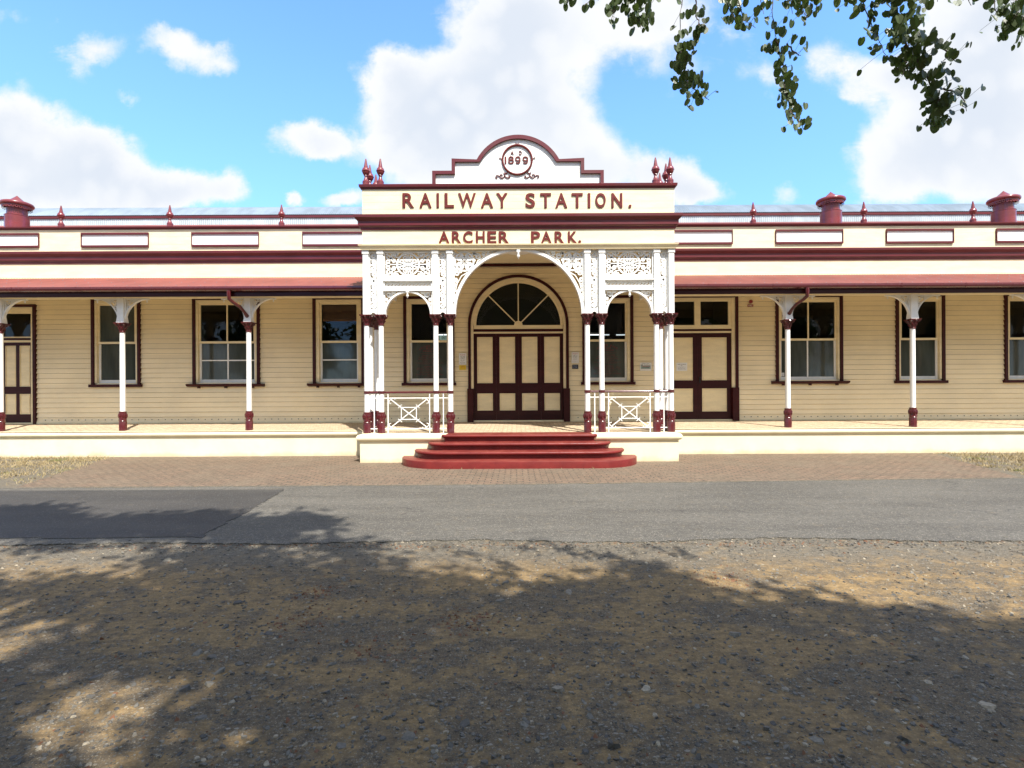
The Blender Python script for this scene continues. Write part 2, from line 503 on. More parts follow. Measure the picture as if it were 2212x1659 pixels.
def m_stone(t, p, oc):
    n = t.add('ShaderNodeNewGeometry').outputs['Random Per Island']
    n2 = t.noise(oc, 60, 3)
    c = t.mix(t.ramp(n, 0, .7), (0.070, 0.064, 0.055), (0.150, 0.136, 0.108))
    c = t.mix(t.ramp(n, .74, 1), c, (0.32, 0.27, 0.19))
    t.put(p.inputs['Base Color'], t.mix(1.0, c, t.ramp(n2, .3, .7, .75, 1.2), 'MULTIPLY'))
    p.inputs['Roughness'].default_value = 0.75


def m_grass(t, p, oc):
    n = t.noise(oc, 1.8, 4)
    t.put(p.inputs['Base Color'], t.mix(t.ramp(n, .52, .72), (0.34, 0.26, 0.13), (0.16, 0.19, 0.05)))
    p.inputs['Roughness'].default_value = 0.7


M['leaf'] = mat('green leaf', m_leaf)
M['bark'] = mat('bark', m_bark)
M['stone'] = mat('slate chips', m_stone)
M['grass'] = mat('dry grass', m_grass)
M['litter'] = plain('dead leaf litter', (0.17, 0.075, 0.035), 0.8)


# ------------------------------------------------------------------ mesh builder
class MB:
    def __init__(self):
        self.v, self.f, self.m, self.k, self.wk = [], [], [], 0, 1.0

    def mat(self, k):
        self.k = k
        return self

    def face(self, idx):
        self.f.append(idx)
        self.m.append(self.k)

    def add(self, verts, faces):
        b = len(self.v)
        self.v.extend(verts)
        for f_ in faces:
            self.face([b + i for i in f_])

    def box(self, x0, x1, y0, y1, z0, z1):
        if x0 > x1: x0, x1 = x1, x0
        if y0 > y1: y0, y1 = y1, y0
        if z0 > z1: z0, z1 = z1, z0
        self.add([(x0, y0, z0), (x1, y0, z0), (x1, y1, z0), (x0, y1, z0), (x0, y0, z1), (x1, y0, z1), (x1, y1, z1), (x0, y1, z1)],
                 [(0, 3, 2, 1), (4, 5, 6, 7), (0, 1, 5, 4), (1, 2, 6, 5), (2, 3, 7, 6), (3, 0, 4, 7)])
        return self

    def bevbox(self, x0, x1, y0, y1, z0, z1, b=0.006):
        """box with its four front arrises chamfered (front faces -Y)"""
        if x0 > x1: x0, x1 = x1, x0
        if z0 > z1: z0, z1 = z1, z0
        self.add([(x0, y1, z0), (x1, y1, z0), (x1, y1, z1), (x0, y1, z1),
                  (x0, y0 + b, z0), (x1, y0 + b, z0), (x1, y0 + b, z1), (x0, y0 + b, z1),
                  (x0 + b, y0, z0 + b), (x1 - b, y0, z0 + b), (x1 - b, y0, z1 - b), (x0 + b, y0, z1 - b)],
                 [(0, 3, 2, 1), (0, 1, 5, 4), (1, 2, 6, 5), (2, 3, 7, 6), (3, 0, 4, 7),
                  (4, 5, 9, 8), (5, 6, 10, 9), (6, 7, 11, 10), (7, 4, 8, 11), (8, 9, 10, 11)])
        return self

    def prism(self, poly, y0, y1):
        """polygon in XZ given counter-clockwise seen from -Y, extruded along Y"""
        n = len(poly)
        vs = [(x, y0, z) for x, z in poly] + [(x, y1, z) for x, z in poly]
        fs = [list(range(n)), list(range(2 * n - 1, n - 1, -1))]
        fs += [(i, i + n, (i + 1) % n + n, (i + 1) % n) for i in range(n)]
        self.add(vs, fs)
        return self

    def strip(self, a, b, y0, y1, closed=False):
        """solid between two equally long XZ polylines"""
        n = len(a)
        vs = []
        for (p, q) in zip(a, b):
            vs += [(p[0], y0, p[1]), (q[0], y0, q[1]), (q[0], y1, q[1]), (p[0], y1, p[1])]
        fs = []
        for i in range(n if closed else n - 1):
            s, e = 4 * i, 4 * ((i + 1) % n)
            for k in range(4):
                fs.append((s + k, s + (k + 1) % 4, e + (k + 1) % 4, e + k))
        if not closed:
            fs += [(3, 2, 1, 0), (4 * n - 4, 4 * n - 3, 4 * n - 2, 4 * n - 1)]
        self.add(vs, fs)
        return self

    def ribbon(self, pts, wd, y0, y1, closed=False):
        n = len(pts)
        wd = wd * self.wk
        a, b = [], []
        for i in range(n):
            p0 = pts[i - 1] if (i > 0 or closed) else pts[i]
            p1 = pts[(i + 1) % n] if (i < n - 1 or closed) else pts[i]
            dx, dz = p1[0] - p0[0], p1[1] - p0[1]
            L = math.hypot(dx, dz) or 1
            nx, nz = -dz / L * wd / 2, dx / L * wd / 2
            a.append((pts[i][0] + nx, pts[i][1] + nz))
            b.append((pts[i][0] - nx, pts[i][1] - nz))
        return self.strip(a, b, y0, y1, closed)

    def lathe(self, cx, cy, prof, n=20, rot=0.0, caps=True):
        b = len(self.v)
        for r, z in prof:
            for i in range(n):
                a = rot + 2 * math.pi * i / n
                self.v.append((cx + r * math.cos(a), cy + r * math.sin(a), z))
        for j in range(len(prof) - 1):
            for i in range(n):
                self.face([b + j * n + i, b + j * n + (i + 1) % n, b + (j + 1) * n + (i + 1) % n, b + (j + 1) * n + i])
        if caps:
            self.face([b + i for i in range(n - 1, -1, -1)])
            self.face([b + (len(prof) - 1) * n + i for i in range(n)])
        return self

    def tube(self, pts, r, n=6, caps=True):
        pts = [Vector(p) for p in pts]
        rs = r if isinstance(r, (list, tuple)) else [r] * len(pts)
        b = len(self.v)
        ref = Vector((0.31, 0.17, 0.93))
        for i, p in enumerate(pts):
            d = (pts[min(i + 1, len(pts) - 1)] - pts[max(i - 1, 0)]).normalized()
            u = d.cross(ref)
            if u.length < 1e-3:
                u = d.cross(Vector((1, 0, 0)))
            u.normalize()
            v_ = d.cross(u)
            for k in range(n):
                a = 2 * math.pi * k / n
                q = p + (u * math.cos(a) + v_ * math.sin(a)) * rs[i]
                self.v.append(tuple(q))
        for i in range(len(pts) - 1):
            for k in range(n):
                self.face([b + i * n + k, b + i * n + (k + 1) % n, b + (i + 1) * n + (k + 1) % n, b + (i + 1) * n + k])
        if caps:
            self.face([b + k for k in range(n - 1, -1, -1)])
            self.face([b + (len(pts) - 1) * n + k for k in range(n)])
        return self

    def extx(self, prof, x0, x1, caps=True):
        """closed YZ profile swept along X"""
        n = len(prof)
        vs = [(x0, y, z) for y, z in prof] + [(x1, y, z) for y, z in prof]
        fs = [(i, (i + 1) % n, (i + 1) % n + n, i + n) for i in range(n)]
        if caps:
            fs += [list(range(n - 1, -1, -1)), list(range(n, 2 * n))]
        self.add(vs, fs)
        return self

    def sweep(self, path, prof, closed=False):
        """profile (outward offset, z) swept along an XY plan path; outward = right-hand side of travel"""
        n, m_ = len(path), len(prof)
        b = len(self.v)
        for i in range(n):
            p = path[i]
            p0 = path[i - 1] if (i > 0 or closed) else None
            p1 = path[(i + 1) % n] if (i < n - 1 or closed) else None
            def nrm(a_, c_):
                dx, dy = c_[0] - a_[0], c_[1] - a_[1]
                L = math.hypot(dx, dy)
                return (dy / L, -dx / L)
            ns = []
            if p0: ns.append(nrm(p0, p))
            if p1: ns.append(nrm(p, p1))
            if len(ns) == 2:
                mx, my = ns[0][0] + ns[1][0], ns[0][1] + ns[1][1]
                L2 = (mx * mx + my * my) or 1
                k = 2 / L2
                mx, my = mx * k, my * k
            else:
                mx, my = ns[0]
            for o, z in prof:
                self.v.append((p[0] + mx * o, p[1] + my * o, z))
        for i in range(n if closed else n - 1):
            j = (i + 1) % n
            for k in range(m_ - 1):
                self.face([b + i * m_ + k, b + j * m_ + k, b + j * m_ + k + 1, b + i * m_ + k + 1])
        return self


def build(name, mb, mats, parent=None, base=None, smooth=False, label=None):
    me = bpy.data.meshes.new(name)
    if isinstance(mb, MB):
        me.from_pydata(mb.v, [], mb.f)
        if any(mb.m):
            me.polygons.foreach_set('material_index', mb.m)
    else:
        me.from_pydata(mb[0], [], mb[1])
    if not isinstance(mats, (list, tuple)):
        mats = [mats]
    for k in mats:
        me.materials.append(M[k])
    me.validate()
    me.update()
    if smooth:
        me.shade_smooth()
        me.set_sharp_from_angle(angle=R(38))
    o = bpy.data.objects.new(name, me)
    COL.objects.link(o)
    if parent is not None:
        o.parent = parent
        if parent.type == 'EMPTY':
            o.matrix_parent_inverse = Matrix.Translation(-Vector(parent.location))
    if label:
        o['label'] = label
    return o


def tag(o, label, cat, group=None, kind=None):
    if label: o['label'] = label
    if cat: o['category'] = cat
    if group: o['group'] = group
    if kind: o['kind'] = kind
    return o


def empty(name, loc, label, cat, group=None):
    o = bpy.data.objects.new(name, None)
    o.location = loc
    o.empty_display_size = 0.2
    COL.objects.link(o)
    return tag(o, label, cat, group)


def copy_part(o, loc, parent):
    c = o.copy()
    c.location = loc
    COL.objects.link(c)
    c.parent = parent
    if parent.type == 'EMPTY':
        c.matrix_parent_inverse = Matrix.Translation(-Vector(parent.location))
    for ch in list(o.children):
        d = ch.copy()
        COL.objects.link(d)
        d.parent = c
    return c


_tc = {}
def glyph(s, offset=0.0, extrude=0.0, res=4):
    """vertices and faces of a text line laid flat in XY, with its bounds"""
    key = (s, offset, extrude, res)
    if key in _tc:
        return _tc[key]
    cu = bpy.data.curves.new('t', 'FONT')
    cu.body = s
    cu.size = 1.0
    cu.offset = offset
    cu.extrude = extrude
    cu.resolution_u = res
    o = bpy.data.objects.new('t', cu)
    COL.objects.link(o)
    dg = bpy.context.evaluated_depsgraph_get()
    me = bpy.data.meshes.new_from_object(o.evaluated_get(dg))
    vs = [tuple(v.co) for v in me.vertices]
    fs = [tuple(p.vertices) for p in me.polygons]
    bpy.data.objects.remove(o)
    bpy.data.curves.remove(cu)
    bpy.data.meshes.remove(me)
    _tc[key] = (vs, fs)
    return vs, fs


def text(mb, s, x0, x1, z0, z1, y, depth=0.0, offset=0.0, keep=False, res=4):
    """fit a line of text into a box on a plane facing -Y"""
    vs, fs = glyph(s, offset, 0.5 if depth else 0.0, res)
    if not vs:
        return
    a = np.array(vs)
    mn, mx = a.min(0), a.max(0)
    sx = (x1 - x0) / max(mx[0] - mn[0], 1e-6)
    sz = (z1 - z0) / max(mx[1] - mn[1], 1e-6)
    if keep:
        k = min(sx, sz)
        cx = (x0 + x1) / 2
        hw = (mx[0] - mn[0]) * k / 2
        x0, sx, sz = cx - hw, k, k
    out = []
    for v in vs:
        out.append((x0 + (v[0] - mn[0]) * sx, y - (v[2] + 0.5) * depth if depth else y, z0 + (v[1] - mn[1]) * sz))
    mb.add(out, fs)


def spiral(cx, cz, r, a0, turns, sgn=1, r1=None, n=None):
    r1 = r * 0.22 if r1 is None else r1
    n = n or max(8, int(turns * 13))
    return [(cx + (r + (r1 - r) * i / n) * math.cos(a0 + sgn * 2 * math.pi * turns * i / n),
             cz + (r + (r1 - r) * i / n) * math.sin(a0 + sgn * 2 * math.pi * turns * i / n)) for i in range(n + 1)]


def circle(cx, cz, r, n=28, a0=0.0, a1=2 * math.pi):
    full = abs(a1 - a0 - 2 * math.pi) < 1e-6
    return [(cx + r * math.cos(a0 + (a1 - a0) * i / (n if full else n - 1)), cz + r * math.sin(a0 + (a1 - a0) * i / (n if full else n - 1))) for i in range(n)]


def pix(x, y, Y):
    """photo pixel (2212 px wide frame) on a facade plane at depth Y -> X, Z"""
    y2 = y + ROLL * (x - CX)
    x2 = x - ROLL * (y - HV)
    return (x2 - CX) / F * Y, EYE - (y2 - HV) / F * Y


def gpix(x, y):
    """photo pixel on the ground plane -> X, Y"""
    y2 = y + ROLL * (x - CX)
    d = EYE * F / max(y2 - HV, 1)
    return (x - ROLL * (y - HV) - CX) / F * d, d


# ------------------------------------------------------------------ the station building
XC = 0.063
FL = 0.6265                 # porch floor level
YC, YF = 12.16, 12.06       # porch columns, porch face
YV = 13.33                  # verandah columns
YW = 15.20                  # main wall
YQ = 15.08                  # parapet face
FLW = 0.707                 # floor level at the wall (it falls to the front)
SW = YW / F
XE = 24.0                   # half length of the building
st = empty('station_building', (XC, YW, 0), 'long cream weatherboard railway station with maroon trim and white fretwork entrance porch', 'building')


def P(name, mb, mats, smooth=False, label=None, parent=None):
    return build(name, mb, mats, parent or st, smooth=smooth, label=label)


def zf(y):
    return EYE - (y - HV) / F * YF


# ---- main wall of weatherboards with openings
openings = []   # (x0, x1, z0, z1)
ARCH = (XC + .005, 3.462)
R_OUT, R_MID, R_IN = 1.435, 1.356, 1.205
WIN = []        # cx, outer half, glass half, mullion, lower bar, bullnose sill, signwritten
for px_, oh, gh, mu, lb, bn, sg in ((252, .70, .50, 0, 0, 0, 0), (490, .96, .758, 1, 1, 1, 0), (732.4, .735, .50, 0, 1, 1, 0),
                                    (927.3, .727, .505, 0, 0, 0, 1), (1313.3, .727, .505, 0, 0, 0, 1), (1747.8, .957, .758, 1, 0, 1, 0),
                                    (1987.5, .70, .50, 0, 0, 0, 0), (2222, .70, .50, 0, 0, 0, 0)):
    WIN.append(((px_ - CX) * SW, oh, gh, mu, lb, bn, sg))
for x_ in (-17.4, -20.6, 18.0, 21.2):
    WIN.append((x_, .70, .50, 0, 0, 0, 0))
for wn_ in WIN:
    openings.append((wn_[0] - wn_[1] + .03, wn_[0] + wn_[1] - .03, 1.80, 4.27))
RD = 5.19
openings.append((RD - 1.12, RD + 1.12, 0.5, 4.27))
LD = -14.27
openings.append((LD - .55, LD + .55, 0.5, 4.09))

wall = MB()


def course(x0, x1, z0, z1, fz0, fz1, mb=wall):
    """one strip of a lapped board; fz: fraction of board height"""
    ya, yb = YW - .021 + .034 * fz0, YW - .021 + .034 * fz1
    if fz0 == 0:
        z0 += .005
    mb.add([(x0, ya, z0), (x1, ya, z0), (x1, yb, z1), (x0, yb, z1), (x0, YW + .02, z0), (x1, YW + .02, z0), (x0, YW + .02, z1), (x1, YW + .02, z1)],
           [(0, 1, 2, 3)] + ([(0, 4, 5, 1)] if fz0 == 0 else []) + [(0, 3, 6, 4), (1, 5, 7, 2)])


BH = 0.140
z = 0.60
while z < 5.22:
    arch_zone = z + BH > 0.5 and z < ARCH[1] + R_OUT
    subs = 7 if (arch_zone and z + BH > ARCH[1]) else 1
    for s in range(subs):
        a, b = z + BH * s / subs, z + BH * (s + 1) / subs
        zm = (a + b) / 2
        cuts = []
        for (x0, x1, z0, z1) in openings:
            if z0 < zm < z1:
                cuts.append((x0, x1))
        rr = R_OUT - .04
        if zm < ARCH[1]:
            cuts.append((ARCH[0] - rr, ARCH[0] + rr))
        elif zm < ARCH[1] + rr:
            hw = math.sqrt(rr * rr - (zm - ARCH[1]) ** 2)
            cuts.append((ARCH[0] - hw, ARCH[0] + hw))
        cuts.sort()
        x = -XE
        for c0, c1 in cuts:
            if c0 > x:
                course(x, c0, a, b, s / subs, (s + 1) / subs)
            x = max(x, c1)
        course(x, XE, a, b, s / subs, (s + 1) / subs)
    z += BH
# small round ventilation holes bored along the lowest boards
wall.mat(1)
x = -XE + .3
while x < XE - .3:
    blocked = any(o[0] - .1 < x < o[1] + .1 and o[2] < .8 for o in openings) or abs(x - ARCH[0]) < 1.55
    if not blocked:
        vs = circle(x, .812, .0135, 8)
        k = len(wall.v)
        wall.v.extend((p[0], YW - .0225, p[1]) for p in vs)
        wall.face([k + i for i in range(8)])
    x += .19
wall_o = P('wall', wall, ['board', 'black'])
# cream cover strip under the bottom board
P('skirting_board', MB().box(-XE, XE, YW - .03, YW - .001, .60, .745), 'cream')
# cornice moulding at the head of the wall inside the porch
P('picture_rail', MB().bevbox(XC - 3.5, XC + 3.5, YW - .075, YW - .021, 5.13, 5.21), 'shadetrim')

# dark room behind the windows
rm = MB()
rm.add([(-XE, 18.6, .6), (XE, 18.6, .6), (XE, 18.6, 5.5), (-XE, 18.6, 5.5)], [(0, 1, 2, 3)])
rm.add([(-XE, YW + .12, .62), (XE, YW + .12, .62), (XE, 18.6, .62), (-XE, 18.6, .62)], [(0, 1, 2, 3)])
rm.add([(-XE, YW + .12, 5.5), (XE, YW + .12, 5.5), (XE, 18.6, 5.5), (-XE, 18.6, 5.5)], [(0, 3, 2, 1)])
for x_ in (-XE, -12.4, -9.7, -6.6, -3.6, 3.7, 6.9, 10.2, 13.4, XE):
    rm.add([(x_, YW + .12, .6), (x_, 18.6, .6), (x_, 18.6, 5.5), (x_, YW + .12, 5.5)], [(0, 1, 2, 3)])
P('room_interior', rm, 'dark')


# ---- windows
def window(cx, oh, gh, mu, lb, bn, sg, bl=None):
    aw = .082
    ya = YW - .055
    arch = MB()
    arch.bevbox(cx - oh, cx - oh + aw, ya, YW + .02, 1.825, 4.295)
    arch.bevbox(cx + oh - aw, cx + oh, ya, YW + .02, 1.825, 4.295)
    arch.bevbox(cx - oh + aw, cx + oh - aw, ya, YW + .02, 4.22, 4.295)
    win = P('window', arch, 'shadetrim')
    fr = MB()
    ji = gh + .055
    for s in (-1, 1):
        fr.bevbox(cx + s * (oh - aw), cx + s * ji, YW - .02, YW + .10, 1.86, 4.22)
    fr.bevbox(cx - oh + aw, cx + oh - aw, YW - .0205, YW + .0995, 4.135, 4.2195)
    build('frame', fr, 'trimcream', win)
    z_m, z_l, z_t, z_b = 3.042, 2.982, 4.08, 1.95
    up_ = MB()
    yo, yi = YW + .02, YW + .06
    for s in (-1, 1):
        up_.box(cx + s * (ji - .001), cx + s * gh, yo, yi, z_l, 4.134)
    up_.box(cx - gh, cx + gh, yo, yi, z_t, 4.134)
    up_.box(cx - gh, cx + gh, yo - .002, yi, z_l, z_m)
    if mu:
        up_.box(cx - .018, cx + .018, yo + .004, yi - .004, z_m, z_t)
    build('upper_sash', up_, 'trimcream', win)
    lo = MB()
    yo2, yi2 = YW + .062, YW + .10
    for s in (-1, 1):
        lo.box(cx + s * (ji - .001), cx + s * (gh - .004), yo2, yi2, 1.86, z_l - .002)
    lo.box(cx - gh + .004, cx + gh - .004, yo2, yi2, 1.86, z_b)
    if mu:
        lo.box(cx - .018, cx + .018, yo2 + .004, yi2 - .004, z_b, z_l - .004)
    if lb:
        zb_ = z_b + (z_l - z_b) * .53
        lo.box(cx - gh + .004, cx + gh - .004, yo2 + .002, yi2 - .006, zb_ - .017, zb_ + .017)
    build('lower_sash', lo, 'white', win)
    g = MB()
    g.add([(cx - gh, yi - .012, z_m), (cx + gh, yi - .012, z_m), (cx + gh, yi - .012, z_t), (cx - gh, yi - .012, z_t)], [(0, 1, 2, 3)])
    build('upper_pane', g, 'film' if bl == 'film' else 'glass', win)
    g = MB()
    g.box(cx - gh + .003, cx + gh - .003, yi2 - .016, yi2 - .012, z_b, z_l)
    build('lower_pane', g, 'film', win)
    if bl == 'blind':
        build('blind', MB().bevbox(cx - gh, cx + gh, YW + .13, YW + .14, z_t - .42, z_t + .02), 'timber', win)
        build('blind', MB().bevbox(cx - gh, cx + gh, YW + .12, YW + .145, z_t - .47, z_t - .4205), 'timberlight', win)
    sl_ = MB()
    if bn:
        ex = oh + .13
        sl_.extx([(YW, 1.825), (YW - .13, 1.825), (YW - .15, 1.81), (YW - .15, 1.795), (YW - .12, 1.76), (YW - .05, 1.74), (YW, 1.74)], cx - ex, cx + ex)
        for s in (-.8, 0, .8):
            sl_.box(cx + s * oh - .03, cx + s * oh + .03, YW - .09, YW - .021, 1.70, 1.739)
    else:
        sl_.bevbox(cx - oh - .045, cx + oh + .045, YW - .095, YW + .02, 1.745, 1.8245)
    build('sill', sl_, 'shadetrim', win)
    if sg:
        tx = MB()
        yt = yi2 - .0175
        H_ = z_l - z_b
        # arched heading, letter by letter
        word = 'ARCHER PARK'
        for i, ch in enumerate(word):
            if ch == ' ':
                continue
            u = (i - (len(word) - 1) / 2) / (len(word) / 2)
            lx = cx + u * .31
            lz = z_l - .135 - .105 * u * u
            text(tx, ch, lx - .023, lx + .023, lz, lz + .062, yt, offset=.015, res=2)
        lines = [('Rail', .10, .185, .06), ('Museum', .19, .245, .058), ('OPEN HOURS', .22, .375, .036), ('Sunday  9am - 1pm', .30, .425, .036),
                 ('Monday to Thursday', .32, .475, .038), ('9am - 3pm', .20, .525, .036), ('CLOSED FRI, SAT & PUBLIC HOLIDAYS', .39, .575, .028),
                 ('ADMISSION', .17, .68, .028), ('ADULTS   $9.00    CONC.   $8.00', .36, .72, .030), ('STUDENT  $5.00    FAMILY   $26', .38, .765, .030),
                 ('TRAM OPERATES 10am - 1pm', .31, .855, .030), ('SUNDAY ONLY - FEBRUARY to NOVEMBER', .39, .90, .028),
                 ('Email:', .07, .945, .026), ('Phone', .15, .995, .026)]
        for s_, hw, dz, hh in lines:
            zz = z_l - dz * (H_ - .02) - .02
            text(tx, s_, cx - hw, cx + hw, zz, zz + hh, yt, offset=.006, res=2)
        for dz in (.31, .60, .80):
            zz = z_l - dz * H_
            tx.add([(cx - .27, yt, zz), (cx + .27, yt, zz), (cx + .27, yt, zz + .006), (cx - .27, yt, zz + .006)], [(0, 1, 2, 3)])
        build('signwriting', tx, 'wineink', win)
    return win


for i_, a in enumerate(WIN):
    window(*a, bl={0: 'film', 2: 'blind'}.get(i_))


# ---- doors
def leaf(cx, hw, z0, z1, panels, parent, y=YW + .03, hinge=None):
    """one framed door leaf: maroon stiles and rails round recessed cream panels"""
    d = MB()
    xs = sorted({cx - hw, cx + hw})
    # fill the face as a grid of rails around the panels
    px_ = sorted(set([cx - hw, cx + hw] + [v for p in panels for v in (p[0], p[1])]))
    pz_ = sorted(set([z0, z1] + [v for p in panels for v in (p[2], p[3])]))
    for i in range(len(px_) - 1):
        for j in range(len(pz_) - 1):
            mx_, mz_ = (px_[i] + px_[i + 1]) / 2, (pz_[j] + pz_[j + 1]) / 2
            if not any(p[0] < mx_ < p[1] and p[2] < mz_ < p[3] for p in panels):
                d.box(px_[i], px_[i + 1], y, y + .045, pz_[j], pz_[j + 1])
    o = build('door_leaf', d, 'door', parent)
    for p in panels:
        q = MB()
        w_, h_ = p[1] - p[0], p[3] - p[2]
        e = .035
        q.box(p[0], p[1], y + .022, y + .04, p[2], p[3])
        q.bevbox(p[0] + e, p[1] - e, y + .010, y + .0215, p[2] + e, p[3] - e, .009)
        # bolection bead
        pts = [(p[0] + .008, p[2] + .008), (p[1] - .008, p[2] + .008), (p[1] - .008, p[3] - .008), (p[0] + .008, p[3] - .008)]
        q.ribbon(pts, .018, y + .004, y + .0217, True)
        build('door_panel', q, 'trimcream', o)
    return o


# main entrance: four leaves under a fanlight
dA = ARCH[0]
sur = MB()
a0 = circle(dA, ARCH[1], R_OUT, 49, 0, math.pi)
a1 = circle(dA, ARCH[1], R_MID, 49, 0, math.pi)
sur.strip(a0, a1, YW - .06, YW + .02)
for s in (-1, 1):
    sur.box(dA + s * R_OUT, dA + s * R_MID, YW - .06, YW + .02, 1.65, ARCH[1])
    sur.bevbox(dA + s * 1.462, dA + s * 1.284, YW - .085, YW + .03, .69, 1.649)
sur.bevbox(dA - 1.283, dA + 1.283, YW - .005, YW + .06, 3.276, 3.351)
ent = P('entrance_door', sur, 'shadetrim', label='wide arched entrance with four maroon and cream door leaves under a fanlight')
jm = MB()
jm.strip(circle(dA, ARCH[1], R_MID - .001, 49, 0, math.pi), circle(dA, ARCH[1], 1.275, 49, 0, math.pi), YW - .03, YW + .06)
jm.strip(circle(dA, ARCH[1], 1.274, 49, 0, math.pi), circle(dA, ARCH[1], R_IN, 49, 0, math.pi), YW + .0, YW + .06)
for s in (-1, 1):
    jm.box(dA + s * (R_MID - .001), dA + s * 1.284, YW - .03, YW + .06, 1.65, ARCH[1])
jm.bevbox(dA - 1.274, dA + 1.274, YW + .002, YW + .06, 3.352, ARCH[1])
jm.box(dA - 1.283, dA + 1.283, YW + .01, YW + .06, 3.225, 3.2755)
build('frame', jm, 'trimcream', ent)
fl = MB()
half = circle(dA, ARCH[1], R_IN + .01, 41, 0, math.pi)
fl.v.extend((p[0], YW + .045, p[1]) for p in half)
fl.face(list(range(41)))
fl.mat(1)
fl.v.extend((p[0], YW + .075, p[1]) for p in half)
fl.face(list(range(41, 82)))
build('fanlight', fl, ['glass', 'black'], ent)
gb = MB()
for a in (45, 90, 135):
    c_, s_ = math.cos(R(a)), math.sin(R(a))
    gb.ribbon([(dA + .1 * c_, ARCH[1] + .1 * s_), (dA + (R_IN + .005) * c_, ARCH[1] + (R_IN + .005) * s_)], .03, YW + .015, YW + .044)
hub = circle(dA, ARCH[1], .122, 21, 0, math.pi)
gb.prism(hub, YW + .005, YW + .0445)
build('glazing_bars', gb, 'trimcream', ent)
for i in range(4):
    c = dA - 1.281 + .6405 * (i + .5)
    leaf(c, .319, FLW + .012, 3.224, [(c - .222, c + .222, 1.805, 3.13), (c - .222, c + .222, 1.022, 1.513)], ent)

# double door to the right with two transom lights
sur = MB()
for s in (-1, 1):
    sur.bevbox(RD + s * 1.148, RD + s * 1.066, YW - .06, YW + .02, 1.65, 4.30)
    sur.bevbox(RD + s * 1.155, RD + s * .972, YW - .08, YW + .03, .69, 1.6495)
sur.bevbox(RD - 1.066, RD + 1.066, YW - .06, YW + .02, 4.22, 4.30)
sur.bevbox(RD - .9715, RD + .9715, YW - .005, YW + .06, 3.265, 3.325)
dd_ = P('double_door', sur, 'shadetrim', label='maroon framed double door with cream panels below two transom lights')
jm = MB()
for s in (-1, 1):
    jm.box(RD + s * 1.0655, RD + s * .972, YW - .02, YW + .06, 1.65, 4.22)
    jm.box(RD + s * .9715, RD + s * .887, YW + .003, YW + .06, 3.438, 4.113)
jm.box(RD - .084, RD + .084, YW - .01, YW + .06, 3.438, 4.113)
jm.box(RD - .9715, RD + .9715, YW + .001, YW + .06, 4.1131, 4.219)
jm.box(RD - .9715, RD + .9715, YW + .001, YW + .06, 3.3255, 3.4379)
jm.box(RD - .9715, RD + .9715, YW + .004, YW + .06, 3.213, 3.2645)
build('frame', jm, 'trimcream', dd_)
for s in (-1, 1):
    g = MB()
    xa, xb = sorted((RD + s * .084, RD + s * .887))
    g.add([(xa, YW + .045, 3.438), (xb, YW + .045, 3.438), (xb, YW + .045, 4.113), (xa, YW + .045, 4.113)], [(0, 1, 2, 3)])
    build('transom_pane', g, 'glass', dd_)
    c = RD + s * .4865
    lf_ = leaf(c, .485, FLW + .012, 3.212, [(min(RD + s * .131, RD + s * .84), max(RD + s * .131, RD + s * .84), 1.858, 3.087),
                                            (min(RD + s * .131, RD + s * .84), max(RD + s * .131, RD + s * .84), .965, 1.626)], dd_)
    if s == 1:
        hd = MB()
        hd.bevbox(RD + .045, RD + .085, YW + .015, YW + .0295, 1.78, 1.96)
        hd.tube([(RD + .065, YW + .02, 1.83), (RD + .065, YW - .03, 1.84), (RD + .065, YW - .03, 1.93), (RD + .065, YW + .02, 1.94)], .008)
        build('handle', hd, 'black', lf_, smooth=True)
# single door at the far left
sur = MB()
for s in (-1, 1):
    sur.bevbox(LD + s * .575, LD + s * .495, YW - .06, YW + .02, .69, 4.12)
sur.bevbox(LD - .495, LD + .495, YW - .06, YW + .02, 4.045, 4.12)
sur.bevbox(LD - .4215, LD + .4215, YW - .005, YW + .06, 3.10, 3.165)
sd = P('side_door', sur, 'shadetrim', label='narrow four panel door with a dark transom light at the far left')
jm = MB()
for s in (-1, 1):
    jm.box(LD + s * .4945, LD + s * .422, YW - .02, YW + .06, .72, 4.044)
jm.box(LD - .4215, LD + .4215, YW - .01, YW + .06, 3.86, 4.0435)
jm.box(LD - .4215, LD + .4215, YW + .002, YW + .06, 3.166, 3.20)
jm.box(LD - .4215, LD + .4215, YW + .004, YW + .06, 3.04, 3.0995)
build('frame', jm, 'trimcream', sd)
g = MB()
g.add([(LD - .42, YW + .045, 3.2), (LD + .42, YW + .045, 3.2), (LD + .42, YW + .045, 3.86), (LD - .42, YW + .045, 3.86)], [(0, 1, 2, 3)])
build('transom_pane', g, 'glass', sd)
leaf(LD, .42, FLW + .012, 3.039, [(LD + a, LD + b, c, d) for a, b in ((-.36, -.05), (.05, .36)) for c, d in ((1.77, 2.95), (.98, 1.564))], sd)

# ---- plinth, porch floor, coping, steps
YPL, YPP = 13.08, 11.80         # plinth faces: wings, porch
XP = 3.535                      # half width of the porch plinth
pl = MB()
fl_ = MB()
fl_.add([(-XE, 13.02, FL), (XE, 13.02, FL), (XE, YW + .12, FLW), (-XE, YW + .12, FLW)], [(0, 1, 2, 3)])
fl_.add([(XC - XP, YPP - .02, FL - .003), (XC + XP, YPP - .02, FL - .003), (XC + XP, 13.02, FL), (XC - XP, 13.02, FL)], [(0, 1, 2, 3)])
P('porch_floor', fl_, 'porchfloor')
for s in (-1, 1):
    pl.box(s * XE, XC + s * (XP - .12), YPL, 15.0, -.1, FL - .06)
pl.box(XC - XP, XC + XP, YPP, 13.3, -.1, FL - .055)
plo = P('plinth', pl, 'render')


